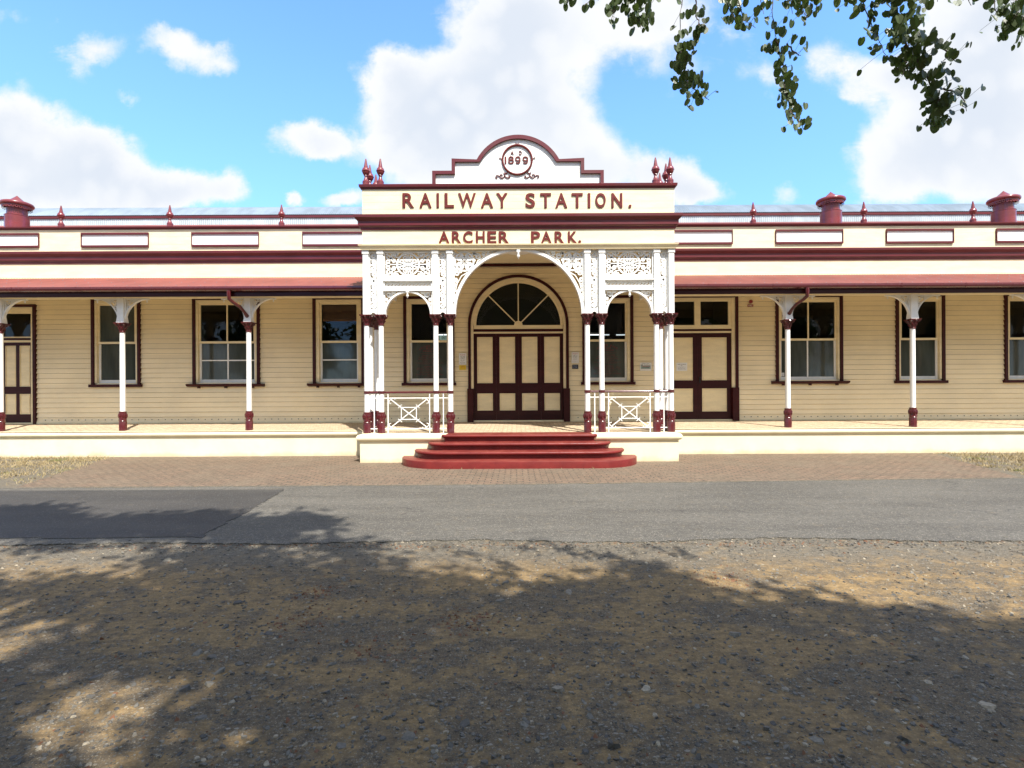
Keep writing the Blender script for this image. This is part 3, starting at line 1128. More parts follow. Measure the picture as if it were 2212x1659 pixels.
def nose(r=.062, zt=FL + .004, t=.135):
    zc = zt - t / 2
    pr = [(-.32, zt - .001), (-.02, zt)]
    for i in range(9):
        a = math.pi / 2 - math.pi * i / 8
        pr.append((.0 + r * math.cos(a), zc + t / 2 * math.sin(a)))
    pr += [(-.03, zt - t), (-.05, zt - t - .02)]
    return pr


cp = MB()
for s in (-1, 1):
    path = [(s * XE, YPL), (XC + s * (XP + .0), YPL)]
    if s == 1:
        path = path[::-1]
    cp = MB()
    cp.sweep(path, nose())
    build('coping', cp, 'render', plo, smooth=True)
STEPX = 1.60
for s in (-1, 1):
    path = [(XC - XP, 13.2), (XC - XP, YPP), (XC - STEPX - .02, YPP)]
    if s == 1:
        path = [(2 * XC - p[0], p[1]) for p in path][::-1]
    cp = MB()
    cp.sweep(path, nose(zt=FL + .006, t=.15, r=.07))
    build('coping', cp, 'render', plo, smooth=True)

stp = None
for k in range(4):
    r_ = .10 + .29 * k
    zt = FL + .002 - FL / 4 * k
    zb = zt - FL / 4 - .012 if k < 3 else -.05
    path = [(XC - STEPX - r_, 12.3)]
    path += [(XC - STEPX - r_ * math.cos(a), YPP - .05 - r_ * math.sin(a)) for a in [R(90) * i / 10 for i in range(11)]]
    path += [(XC + STEPX + r_ * math.sin(a), YPP - .05 - r_ * math.cos(a)) for a in [R(90) * i / 10 for i in range(11)]]
    path += [(XC + STEPX + r_, 12.3)]
    if k < 3:
        pr = [(-.045, zb), (-.045, zt - .082), (-.02, zt - .076), (-.022, zt - .066), (-.006, zt - .06)]
        pr += [(-.006 + .028 * math.sin(R(180) * i / 8) * 1.0, zt - .06 + .06 * (1 - math.cos(R(180) * i / 8)) / 2) for i in range(1, 8)]
        pr += [(-.012, zt)]
    else:
        pr = [(-.004, zb), (.0, zt - .02), (-.006, zt - .006), (-.02, zt)]
    s_ = MB()
    s_.sweep(path, pr)
    n_ = len(pr)
    s_.face([i * n_ + n_ - 1 for i in range(len(path))])
    if stp is None:
        stp = P('steps', s_, 'step', smooth=True, label='red painted flight of four rounded concrete steps')
    else:
        build('step', s_, 'step', stp, smooth=True)

# ---- columns (cast iron, with foliate capitals and pedestals)
def capital_mesh():
    c = MB()
    z0 = 0
    c.lathe(0, 0, [(.055, 0), (.072, .004), (.074, .018), (.064, .024), (.058, .035), (.06, .06), (.066, .10), (.078, .15), (.095, .19), (.104, .215)], 20)
    # abacus with concave sides
    pts = []
    for q in range(4):
        for i in range(6):
            t_ = -1 + 2 * i / 6
            rad = .128 - .018 * (1 - t_ * t_)
            a = q * math.pi / 2
            x_, y_ = rad, t_ * .128
            if abs(t_) == 1:
                x_ = .128
            pts.append((x_ * math.cos(a) - y_ * math.sin(a), x_ * math.sin(a) + y_ * math.cos(a)))
    n = len(pts)
    k = len(c.v)
    c.v.extend([(x, y, .215) for x, y in pts] + [(x * 1.05, y * 1.05, .245) for x, y in pts])
    for i in range(n):
        c.face([k + i, k + (i + 1) % n, k + n + (i + 1) % n, k + n + i])
    c.face([k + n + i for i in range(n)])
    c.face([k + i for i in range(n - 1, -1, -1)])
    # two rings of curled leaves and corner volutes
    for j in range(8):
        a = j * math.pi / 4 + .39
        ca, sa = math.cos(a), math.sin(a)
        c.tube([(ca * r, sa * r, zz) for r, zz in ((.06, .04), (.068, .085), (.088, .115), (.098, .108), (.096, .095))], [.012, .019, .017, .012, .006], 6)
    for j in range(8):
        a = j * math.pi / 4
        ca, sa = math.cos(a), math.sin(a)
        c.tube([(ca * r, sa * r, zz) for r, zz in ((.066, .09), (.08, .145), (.104, .178), (.116, .168), (.112, .152))], [.012, .019, .016, .012, .006], 6)
    for j in range(4):
        a = j * math.pi / 2 + math.pi / 4
        ca, sa = math.cos(a), math.sin(a)
        c.tube([(ca * r, sa * r, zz) for r, zz in ((.085, .15), (.115, .195), (.142, .205), (.152, .188), (.14, .175), (.132, .186))], [.013, .016, .016, .013, .010, .006], 6)
        a = j * math.pi / 2
        ca, sa = math.cos(a), math.sin(a)
        c.tube([(ca * .11, sa * .11, .185), (ca * .128, sa * .128, .205), (ca * .12, sa * .12, .232)], [.014, .018, .010], 6)
    return c


def pedestal_mesh():
    b = MB()
    b.lathe(0, 0, [(.088, 0), (.088, .225), (.082, .236)], 8, R(22.5))
    b.lathe(0, 0, [(.080, .234), (.086, .24), (.089, .252), (.084, .262), (.078, .268), (.084, .276), (.087, .288), (.082, .30),
                   (.080, .34), (.083, .40), (.084, .44), (.080, .466), (.083, .472), (.083, .482), (.068, .488)], 20)
    for j in range(6):      # raised acanthus leaves round the drum
        a = j * math.pi / 3 + .26
        for da, s in ((0, 1), (.22, .7), (-.22, .7)):
            ca, sa = math.cos(a + da), math.sin(a + da)
            b.tube([(ca * .080, sa * .080, .31), (ca * .090, sa * .090, .34 + .02 * s), (ca * .092, sa * .092, .40 * s + .41 * (1 - s)), (ca * .086, sa * .086, .395 + .045 * s)],
                   [.006, .013, .012, .005], 5)
    return b


ZCB, ZCT = 3.085, 3.33      # capital
col_shaft = MB()
col_shaft.lathe(0, 0, [(.0605, .48), (.0605, 1.5), (.0575, ZCB - FL + .002)], 24)
col0 = build('column', col_shaft, 'white', st, smooth=True)
col0.location = (XC - 3.476, YC, FL + .004)
cap0 = build('capital', capital_mesh(), 'maroon', col0, smooth=True)
cap0.location = (0, 0, ZCB - FL)
ped0 = build('pedestal', pedestal_mesh(), 'maroon', col0, smooth=True)
rg = MB()
zc = 1.562 - FL
rg.lathe(0, 0, [(.061, zc - .032), (.072, zc - .030), (.075, zc - .018), (.069, zc - .012), (.071, zc), (.069, zc + .012), (.075, zc + .018), (.072, zc + .030), (.061, zc + .032)], 20)
# verandah columns first: they have no collar
vcols = [(-9.862, YV), (-6.695, YV), (-12.92, YV), (6.807, YV), (9.938, YV), (13.07, YV), (-16.05, YV), (-19.2, YV), (16.2, YV), (19.3, YV)]
VC = []
for (x_, y_) in vcols:
    VC.append(copy_part(col0, (x_, y_, FL + .004), st))
ring0 = build('collar', rg, 'maroon', col0, smooth=True)
for s in (-1, 1):
    for dx_, y_ in ((1.565, YC), (1.895, YC), (3.145, YC), (3.476, YC), (3.476, YC + .331), (3.476, 13.03)):
        if s == -1 and dx_ == 3.476 and y_ == YC:
            continue
        copy_part(col0, (XC + s * dx_, y_, FL + .004), st)

# verandah post blocks with fretwork brackets
ZBM = 3.943                      # underside of verandah beam
pb = MB()
pb.extx([(-.075, ZCT), (.075, ZCT), (.075, ZBM), (-.075, ZBM)], -.080, .080)
pb.add([(-.098, -.09, ZCT + .001), (.098, -.09, ZCT + .001), (.098, .09, ZCT + .001), (-.098, .09, ZCT + .001),
        (-.0805, -.0755, ZCT + .16), (.0805, -.0755, ZCT + .16), (.0805, .0755, ZCT + .16), (-.0805, .0755, ZCT + .16)],
       [(0, 1, 5, 4), (1, 2, 6, 5), (2, 3, 7, 6), (3, 0, 4, 7), (0, 3, 2, 1), (4, 5, 6, 7)])


def bracket_mesh(s):
    b = MB()
    Rb = .56
    cx_, cz_ = .092 + Rb, ZCT + .03       # centre of the quarter curve
    n = 15
    arc = [(cx_ - Rb * math.cos(R(90) * i / (n - 1)), cz_ + Rb * math.sin(R(90) * i / (n - 1))) for i in range(n)]
    arc2 = [(cx_ - (Rb + .03) * math.cos(R(90) * i / (n - 1)), cz_ + (Rb + .02) * math.sin(R(90) * i / (n - 1))) for i in range(n)]
    fx = lambda pts: [(s * p[0], p[1]) for p in pts]
    b.strip(fx(arc), fx([(max(p[0], .081), min(p[1], ZBM)) for p in arc2]), -.035, .035)
    # rails against post and beam
    b.box(s * .081, s * .115, -.028, .028, ZCT + .12, ZBM)
    b.box(s * .115, s * (cx_ + .03), -.028, .028, ZBM - .035, ZBM - .0005)
    # solid haunch and scrolls
    pl_ = [(.115, ZBM - .035)] + [(max(p[0] - .0, .115), min(p[1], ZBM - .035)) for p in arc2 if p[0] > .20][::-1]
    hb = [(p[0], p[1]) for p in arc2 if p[0] > .235]
    top = [(p[0], ZBM - .034) for p in hb]
    b.strip(fx(hb), fx(top), -.012, .012)
    for (sx_, sz_, r_, a_, t_, sg_) in ((.175, ZBM - .105, .058, 2.2, 1.3, 1), (.158, ZBM - .215, .042, 1.4, 1.2, -1), (.140, ZBM - .30, .028, 1.4, 1.1, 1), (.235, ZBM - .075, .035, 2.6, 1.1, -1)):
        b.ribbon(fx(spiral(sx_, sz_, r_, a_, t_, sg_)), .016, -.014, .014)
    b.ribbon(fx([(.118, ZBM - .05), (.15, ZBM - .16), (.13, ZBM - .26), (.12, ZBM - .37)]), .014, -.0135, .0135)
    # pendant drop
    xx = s * (cx_ - .03)
    b.lathe(xx, 0, [(.016, ZBM - .036), (.016, ZBM - .055), (.008, ZBM - .06), (.02, ZBM - .078), (.014, ZBM - .092), (.003, ZBM - .105)], 8)
    return b


pbo = build('post_block', pb, 'white', VC[0])
pbo.location = (0, 0, -FL - .004)
brk = []
for s in (-1, 1):
    o = build('bracket', bracket_mesh(s), 'white', VC[0])
    o.location = (0, 0, -FL - .004)
    brk.append(o)
for c_ in VC[1:]:
    for o in [pbo] + brk:
        d = o.copy()
        COL.objects.link(d)
        d.parent = c_

# ---- verandah roofs, gutters, fascias, beams
def corrugated(x0, x1, line, pitch=.076, amp=.009, seg=4, thick=True):
    """corrugations across X following a YZ line"""
    b = MB()
    n = int((x1 - x0) / pitch * seg)
    m_ = len(line)
    nr = []
    for j in range(m_):
        p0, p1 = line[max(j - 1, 0)], line[min(j + 1, m_ - 1)]
        dy, dz = p1[0] - p0[0], p1[1] - p0[1]
        L = math.hypot(dy, dz)
        nr.append((-dz / L, dy / L))
    for i in range(n + 1):
        x = x0 + (x1 - x0) * i / n
        a = amp * math.sin(2 * math.pi * i / seg)
        for j in range(m_):
            b.v.append((x, line[j][0] + nr[j][0] * a, line[j][1] + nr[j][1] * a))
    for i in range(n):
        for j in range(m_ - 1):
            b.face([i * m_ + j, (i + 1) * m_ + j, (i + 1) * m_ + j + 1, i * m_ + j + 1])
    return b


YG = 12.90
ROOF = [(YG - .03, 4.128), (14.0, 4.48), (YQ - .01, 4.832)]
for s in (-1, 1):
    xa, xb = sorted((s * XE, XC + s * 3.56))
    sc_ = corrugated(xa, xb, ROOF)
    # fixing screws in rows
    sc_.mat(1)
    x = xa + .1
    while x < xb - .1:
        for yy in (13.15, 13.85, 14.5):
            zz = 4.128 + (yy - YG + .03) * .3185 + .010
            sc_.lathe(x, yy, [(.011, zz), (.008, zz + .008)], 5)
        x += .304
    P('verandah_roof', sc_, ['redroof', 'galv'], smooth=True)
    gt = MB()
    gt.extx([(YG - .11, 4.135), (YG - .115, 4.09), (YG - .10, 4.05), (YG - .06, 4.03), (YG + .02, 4.03), (YG + .02, 4.10), (YG, 4.10), (YG, 4.045), (YG - .055, 4.045), (YG - .09, 4.065), (YG - .102, 4.135)], xa, xb)
    x = xa + 1.0
    while x < xb:          # gutter straps
        gt.extx([(YG - .116, 4.137), (YG - .119, 4.09), (YG - .103, 4.046), (YG - .06, 4.026), (YG - .06, 4.03), (YG - .10, 4.05), (YG - .115, 4.09), (YG - .112, 4.137)], x, x + .03)
        x += 1.55
    P('gutter', gt, 'maroon')
    fa = MB()
    fa.box(xa, xb, YG + .022, YG + .06, 3.915, 4.09)
    P('fascia', fa, 'door')
    so_ = MB()
    so_.box(xa, xb, YG + .061, YV - .076, 3.952, 3.972)
    so_.box(xa, xb, YV - .075, YV + .075, ZBM, 4.13)
    so_.extx([(YV - .10, ZBM + .04), (YV - .0755, ZBM + .005), (YV - .0755, ZBM + .05)], xa, xb)
    P('verandah_beam', so_, 'trimcream')
    ce = MB()
    ce.extx([(YV + .076, 4.15), (YQ + .1, 4.66), (YQ + .1, 4.68), (YV + .076, 4.17)], xa, xb)
    P('verandah_ceiling', ce, 'ceil')

# downpipes from gutter to post
def downpipe(px_, side):
    x0 = px_ + side * .23
    zz = 4.04
    d = MB()
    pts = [(x0, YG - .06, zz), (x0, YG - .065, zz - .10), (x0, YG - .05, zz - .20), (x0 - side * .05, YG + .03, zz - .27), (x0 - side * .15, YG + .16, zz - .36),
           (x0 - side * .20, YG + .26, zz - .46), (x0 - side * .225, YV - .10, zz - .55), (x0 - side * .225, YV - .078, zz - .555)]
    d.tube(pts, [.05, .048, .042, .038, .038, .036, .045, .05], 10)
    P('downpipe', d, 'maroon', smooth=True)


downpipe(-6.695, -1)
downpipe(6.807, 1)

# ---- parapet of the wings
CORN = [(.0, 5.245), (.028, 5.25), (.032, 5.30), (.06, 5.318), (.06, 5.325), (.075, 5.33), (.075, 5.425), (.085, 5.435), (.10, 5.45), (.13, 5.485), (.15, 5.50), (.152, 5.553), (.145, 5.562), (0, 5.575)]
pp = MB()
zz = 4.83
bds = [4.83, 5.245, 5.56, 5.78, 6.0, 6.215]
for s in (-1, 1):
    xa, xb = sorted((s * XE, XC + s * 3.4))
    for a, b in zip(bds[:-1], bds[1:]):
        pp.bevbox(xa, xb, YQ, YQ + .1, a, b, .003)
par = P('parapet', pp, 'cream')
# frame-and-panel inserts
cs = [(14.6 + 237.45 * i) for i in range(-2, 12)]
for c_ in (-223, 14.6, 251, 489, 728, 1511, 1749, 1987.7, 2225, 2462):
    cx = (c_ - CX) / F * YQ
    if abs(cx - XC) < 4.4:
        pass
    hw, z0_, z1_ = .972, 5.707, 6.113
    q = MB()
    q.mat(0).box(cx - hw + .03, cx + hw - .03, YQ - .012, YQ + .01, z0_ + .03, z1_ - .03)
    q.mat(1).ribbon([(cx - hw + .026, z0_ + .026), (cx + hw - .026, z0_ + .026), (cx + hw - .026, z1_ - .026), (cx - hw + .026, z1_ - .026)], .052, YQ - .05, YQ + .01, True)
    build('parapet_panel', q, ['white', 'maroontrim'], par)
cn = MB()
cpb = MB()
fb = MB()
for s in (-1, 1):
    path = [(s * XE, YQ), (XC + s * 3.4, YQ)]
    if s == 1:
        path = path[::-1]
    cn.sweep(path, CORN)
    cpb.sweep(path, [(0, 6.205), (.03, 6.212), (.035, 6.235), (.07, 6.245), (.075, 6.278), (-.1, 6.285)])
    fb.sweep(path, [(0, 4.80), (.025, 4.80), (.03, 4.84), (.018, 4.855), (.022, 4.875), (0, 4.885)])
P('cornice', cn, 'maroontrim')
P('parapet_cap', cpb, 'maroontrim')
P('parapet_moulding', fb, 'trimcream')
# roof behind the parapet, clerestory and its bull-nosed galvanised roof
P('rear_roof', corrugated(-XE, XE, [(YQ + .02, 6.270), (20.0, 7.87)]), 'redroof', smooth=True)
cl = MB()
n = int(2 * XE / .076 * 4)
for i in range(n + 1):
    x = -XE + 2 * XE * i / n
    y = 20.0 + .009 * math.sin(math.pi / 2 * i)
    cl.v += [(x, y, 7.80), (x, y, 8.20)]
for i in range(n):
    cl.face([2 * i, 2 * i + 2, 2 * i + 3, 2 * i + 1])
P('clerestory_wall', cl, 'galvwall', smooth=True)
P('clerestory_fascia', MB().bevbox(-XE, XE, 19.955, 19.988, 8.125, 8.228), 'maroontrim')
RB = 2.51
line = [(19.935 + RB * (math.sin(R(45)) - math.sin(R(45 - 45 * i / 9))), 8.232 + RB * (math.cos(R(45 - 45 * i / 9)) - math.cos(R(45)))) for i in range(10)]
line += [(24.0, line[-1][1] - .05), (28.0, line[-1][1] - .6)]
P('clerestory_roof', corrugated(-XE, XE, line, .076, .010), 'galv', smooth=True)


# ---- finials and roof ventilators
def finial_mesh(h=.632):
    f = MB()
    pr = [(.085, 0), (.085, .04), (.082, .042), (.082, .075), (.085, .078), (.084, .105), (.066, .125), (.05, .16), (.036, .20), (.034, .225), (.05, .235), (.045, .25),
          (.06, .265), (.082, .30), (.092, .335), (.100, .340), (.100, .352), (.093, .358), (.088, .385), (.07, .415), (.05, .432), (.048, .45), (.040, .49), (.030, .55), (.020, .60), (.014, .628), (.003, .634)]
    f.lathe(0, 0, [(r * .95, z * h / .632) for r, z in pr], 18)
    return f


fin0 = build('finial', finial_mesh(), 'oldmaroon', st, smooth=True)
first = True
fx_ = [((x - CX) / F * 15.12, 15.12, 6.279) for x in (133.7, 368.8, 610, 1628.8, 1867.8, 2103.6, -103, 2341)]
for s in (-1, 1):
    for dx_, y_ in ((3.476, YC), (3.145, YC), (3.476, YC + .331), (3.476, 13.03)):
        fx_.append((XC + s * dx_, y_, 6.276))
for q in fx_:
    if first:
        fin0.location = q
        first = False
    else:
        copy_part(fin0, q, st)


def vent(cx, base):
    v = MB()
    v.lathe(0, 0, [(.285, -.3), (.285, .27), (.292, .275), (.292, .285), (.245, .29), (.235, .50)], 28)
    v.lathe(0, 0, [(.33, .565), (.375, .575), (.392, .60), (.392, .635), (.375, .665), (.33, .685), (.22, .70), (.17, .74), (.06, .84), (.003, .895)], 28)
    o = build('roof_vent', v, 'oldmaroon', st, smooth=True)
    o.location = (cx, 15.75, base)
    sk = MB()
    n = 26
    for i in range(n):
        a0_, a1_ = 2 * math.pi * i / n, 2 * math.pi * (i + 1) / n
        am = (a0_ + a1_) / 2
        q = lambda a, z: (.345 * math.cos(a), .345 * math.sin(a), z)
        k = len(sk.v)
        dth = (a1_ - a0_)
        # lower scallop with a round hole
        ho = [q(am + dth * .22 * math.cos(t), .515 + .019 * math.sin(t)) for t in [2 * math.pi * j / 10 for j in range(10)]]
        ou = [q(am + dth * .46 * math.cos(t), .515 + .040 * math.sin(t)) for t in [2 * math.pi * j / 10 for j in range(10)]]
        sk.v += ho + ou
        for j in range(10):
            sk.face([k + j, k + (j + 1) % 10, k + 10 + (j + 1) % 10, k + 10 + j])
        k = len(sk.v)
        sk.v += [q(a0_, .545), q(a1_, .545), q(a1_, .63), q(a0_, .63)]
        sk.face([k, k + 1, k + 2, k + 3])
    build('scalloped_skirt', sk, 'oldmaroon', o)
    return o


for vx in (38.8, 1796.5, 2169.5):
    vent((vx - CX) / F * 15.75, 6.535)

# ---- entrance porch: upper box with lettered frieze, cornice and pediment
BX = 3.54
YB = 13.13
bxm = MB()
bd = [(4.905, 5.245), (5.555, 5.715), (5.715, 5.875), (5.875, 6.035), (6.035, 6.18)]
for a, b in bd:
    bxm.bevbox(XC - BX, XC + BX, YF, YF + .08, a, b, .003)
for s in (-1, 1):
    bxm.box(XC + s * BX, XC + s * (BX - .06), YF + .081, 15.06, 4.86, 6.18)
bxm.box(XC - BX, XC + BX, YF + .02, YF + .07, 5.2, 5.56)
bxm.box(XC - BX, XC + BX, YB - .05, YB, 5.3, 6.18)
bxo = P('porch_frieze', bxm, 'cream')
U = [(XC - BX, 15.05), (XC - BX, YF), (XC + BX, YF), (XC + BX, 15.05)]
U2 = [(XC - BX, YB), (XC - BX, YF), (XC + BX, YF), (XC + BX, YB)]
P('porch_cornice', MB().sweep(U2 if False else U, CORN), 'maroontrim')
pc = MB().sweep(U2, [(0, 6.165), (.02, 6.172), (.025, 6.20), (.055, 6.21), (.062, 6.262), (.05, 6.272), (-.3, 6.276)])
pc.box(XC - BX, XC + BX, YF, YB, 6.20, 6.274)
P('porch_cap', pc, 'maroontrim')
P('porch_moulding', MB().sweep(U2, [(0, 4.795), (.03, 4.80), (.035, 4.83), (.05, 4.845), (.05, 4.86), (.075, 4.88), (.08, 4.905), (0, 4.91)]), 'trimcream')
# ceiling and flat roof of the porch
cb = MB()
cb.box(XC - BX + .06, XC + BX - .06, YF + .09, YW - .02, 5.215, 5.245)
cb.box(XC - BX + .06, XC + BX - .06, YF + .09, 15.05, 5.60, 5.64)
P('porch_ceiling', cb, 'ceil')

# stepped and arched pediment
zb0 = 6.275
z1_, z2_, za = zf(369.1), zf(342.8), zf(292.2)
zsp = zf(345.2)
w2, w1, w0 = 185 / F * YF, 143 / F * YF, 88.9 / F * YF
h_ = za - zsp
Ra = (w0 * w0 + h_ * h_) / (2 * h_)
ang = math.asin(w0 / Ra)
arcp = lambda rad, n=25: [(XC + rad * math.sin(-ang + 2 * ang * i / (n - 1)), za - Ra + rad * math.cos(-ang + 2 * ang * i / (n - 1))) for i in range(n)]
outl = [(XC - w2, zb0), (XC - w2, z1_), (XC - w1, z1_), (XC - w1, z2_)] + arcp(Ra) + [(XC + w1, z2_), (XC + w1, z1_), (XC + w2, z1_), (XC + w2, zb0)]
board = [(x, z) for x, z in outl]
pd = MB()
YPD = YF + .02
# white boards between joints, clipped to the outline
def clip_band(poly, za_, zb_):
    def cut(ps, zc_, keep_above):
        out = []
        for i in range(len(ps)):
            p, q = ps[i], ps[(i + 1) % len(ps)]
            pin = (p[1] >= zc_) == keep_above or p[1] == zc_
            qin = (q[1] >= zc_) == keep_above or q[1] == zc_
            if pin: out.append(p)
            if pin != qin:
                t = (zc_ - p[1]) / (q[1] - p[1])
                out.append((p[0] + t * (q[0] - p[0]), zc_))
        return out
    return cut(cut(poly, za_, True), zb_, False)
zz = zb0
while zz < za:
    b = clip_band(board, zz, min(zz + .1745, za + .01))
    if len(b) > 2:
        pd.prism(b[::-1], YPD, YPD + .05)
    zz += .178
pd.prism([(x, z - .012) for x, z in board][::-1], YPD + .004, YPD + .05)
ped = P('pediment', pd, 'white')
inner = [(XC - w2 + .075, zb0), (XC - w2 + .075, z1_ - .072), (XC - w1 + .075, z1_ - .072), (XC - w1 + .075, z2_ - .075)]
ia = arcp(Ra - .085)
ia = [p for p in ia if p[1] > z2_ - .075]
ia = [(ia[0][0] - .02, z2_ - .075)] + ia + [(ia[-1][0] + .02, z2_ - .075)]
na = 25
res = []
for i in range(na):       # resample the inner arch to the outer count
    t = i / (na - 1) * (len(ia) - 1)
    k = min(int(t), len(ia) - 2)
    f_ = t - k
    res.append((ia[k][0] * (1 - f_) + ia[k + 1][0] * f_, ia[k][1] * (1 - f_) + ia[k + 1][1] * f_))
inner = inner + res + [(2 * XC - x, z) for x, z in inner[::-1]]
tr = MB()
tr.strip(outl, inner, YPD - .055, YPD + .06)
build('pediment_trim', tr, 'maroontrim', ped)
# medallion with date
mx, mz = XC + (1118.3 - 1120.4) / F * YF + .003, zf(345)
mx = XC - .015
Rm = 33.6 / F * YF
md = MB()
ring = circle(mx, mz, Rm - .02, 40)
md.tube([(x, YPD - .02, z) for x, z in ring + ring[:1]], .023, 8, False)
for s in (-1, 1):
    f2 = lambda pts: [(mx + s * p[0], YPD - .015, mz + p[1]) for p in pts]
    md.tube(f2([(.03, Rm - .01), (.012, Rm + .01), (.025, Rm + .03), (.04, Rm + .02)]), .009, 6)
    md.tube(f2([(Rm - .02, .03), (Rm + .01, .02), (Rm + .03, .05), (Rm + .055, .045), (Rm + .05, .025)]), .009, 6)
    md.tube(f2([(.22, -.29), (.27, -.31), (.29, -.36), (.25, -.40), (.20, -.41), (.16, -.385), (.175, -.36), (.20, -.375)]), .011, 6)
    md.tube(f2([(.28, -.30), (.285, -.36), (.32, -.405), (.37, -.41), (.40, -.375), (.385, -.335), (.345, -.335), (.34, -.36)]), .011, 6)
    md.tube(f2([(.40, -.38), (.44, -.35), (.48, -.355), (.495, -.385), (.475, -.41), (.45, -.40)]), .010, 6)
    md.tube(f2([(.29, -.32), (.31, -.30), (.295, -.28)]), .009, 6)
mdo = build('medallion', md, 'letter', ped, smooth=True)
Z3 = lambda z: (500 + z / 1.58) / 1.8517
X3 = lambda x: ((1380 + x / 1.58) / 1.8517 - CX) / F * YF


def letter(ch, a, b, t_, bt, y, parent, off=.020, depth=.024, name='letter'):
    zt_, zb_ = pix(CX + X3(a) * F / YF, Z3(t_), YF)[1], pix(CX + X3(a) * F / YF, Z3(bt), YF)[1]
    q = MB()
    if ch == '.':
        q.lathe(0, 0, [(.033, 0), (.033, depth)], 16)
        q.v = [((X3(a) + X3(b)) / 2 + v[0], y - v[2], zb_ + .034 + v[1]) for v in q.v]
    elif ch in '89':
        xa_, xb_ = X3(a), X3(b)
        xm_, W2, Hh_ = (xa_ + xb_) / 2, (xb_ - xa_) / 2 - .016, zt_ - zb_
        el = lambda cz_, rx_, rz_, a0_=0, a1_=2 * math.pi, n_=22: [(xm_ + rx_ * math.cos(a0_ + (a1_ - a0_) * i_ / n_), cz_ + rz_ * math.sin(a0_ + (a1_ - a0_) * i_ / n_)) for i_ in range(n_)]
        if ch == '8':
            q.ribbon(el(zt_ - .27 * Hh_, W2 * .9, Hh_ * .20), .025, y - depth, y, True)
            q.ribbon(el(zb_ + .30 * Hh_, W2, Hh_ * .23), .025, y - depth - .001, y, True)
        else:
            q.ribbon(el(zt_ - .33 * Hh_, W2, Hh_ * .26), .025, y - depth, y, True)
            q.ribbon([(xm_ + W2, zt_ - .33 * Hh_)] + [(xm_ + W2 * math.cos(t_2), zb_ + .40 * Hh_ + .33 * Hh_ * math.sin(t_2)) for t_2 in [-.2 - 2.3 * i_ / 9 for i_ in range(10)]], .025, y - depth - .001, y)
    elif ch == '1' or ch == 'I':
        q.bevbox(X3(a), X3(b), y - depth, y, zb_, zt_, .004)
    else:
        text(q, ch, X3(a), X3(b), zb_, zt_, y, depth, off, res=6)
    return build(name, q, 'letter', parent)


for ch, a, b in (('R', 370, 442), ('A', 477, 553), ('I', 585, 600), ('L', 636, 695), ('W', 722, 833), ('A', 865, 942), ('Y', 963, 1033), ('S', 1147, 1207), ('T', 1240, 1308),
                 ('A', 1335, 1410), ('T', 1438, 1508), ('I', 1540, 1556), ('O', 1588, 1653), ('N', 1690, 1758), ('.', 1798, 1815)):
    letter(ch, a, b, 432, 523, YF - .001, bxo)
for ch, a, b in (('A', 597, 665), ('R', 681, 738), ('C', 752, 812), ('H', 833, 888), ('E', 905, 962), ('R', 977, 1040), ('P', 1181, 1238), ('A', 1243, 1310), ('R', 1330, 1388),
                 ('K', 1414, 1470), ('.', 1482, 1493)):
    letter(ch, a, b, 674, 748, YF - .001, bxo)
for ch, a, b, t_, bt in (('A', 1053, 1074, 163, 187), ('D', 1107, 1125, 163, 187), ('1', 1017, 1027, 198, 243), ('8', 1037, 1076, 197, 244), ('9', 1081, 1118, 197, 244), ('9', 1128, 1166, 197, 244)):
    letter(ch, a, b, t_, bt, YPD - .001, mdo, .010, .018, 'numeral' if ch in '189' else 'letter')

# ---- fretwork screen over the porch columns
ZS = ZCT + .001           # spring line of arches, top of capitals
ZT = 4.797
ya, yb = YC - .065, YC + .065


def post(x, y=YC):
    b = MB()
    b.bevbox(x - .0635, x + .0635, y - .085, y + .0635, ZS, ZT, .008)
    b.bevbox(x - .078, x + .078, y - .10, y + .07, ZT - .09, ZT - .001, .008)
    P('post', b, 'white')


for s in (-1, 1):
    for dx_ in (1.565, 1.895, 3.145, 3.476):
        post(XC + s * dx_)
    post(XC + s * 3.476, YC + .331)
    post(XC + s * 3.476, 13.03)

yl0, yl1 = YC - .007, YC + .007


def scroll_strip(cx, hw, z0, z1, b):
    """column of alternating scrolls between two stiles with a pierced roundel in the middle"""
    n = 9
    st_ = (z1 - z0) / n
    for i in range(n):
        zc_ = z0 + st_ * (i + .5)
        sg = 1 if i % 2 else -1
        if i == 4:
            b.ribbon(circle(cx, zc_, hw * .78, 20), .02, yl0, yl1, True)
            for k in range(5):
                a = k * 2 * math.pi / 5 + .3
                b.ribbon([(cx, zc_), (cx + hw * .72 * math.cos(a), zc_ + hw * .72 * math.sin(a))], .018, yl0 + .001, yl1 - .001)
            continue
        b.ribbon(spiral(cx + sg * hw * .12, zc_, hw * .82, math.pi / 2 + (math.pi if sg > 0 else 0), 1.25, sg, hw * .16), .021, yl0, yl1)
        b.ribbon([(cx - sg * hw, zc_ + st_ * .5), (cx - sg * hw * .3, zc_ + st_ * .42), (cx + sg * hw * .45, zc_ + st_ * .6), (cx + sg * hw, zc_ + st_ * .45)], .018, yl0 + .001, yl1 - .001)
        b.prism([(cx - sg * hw, zc_ - st_ * .3), (cx - sg * hw * .55, zc_ - st_ * .5), (cx - sg * hw, zc_ - st_ * .62)][::sg], yl0 + .002, yl1 - .002)


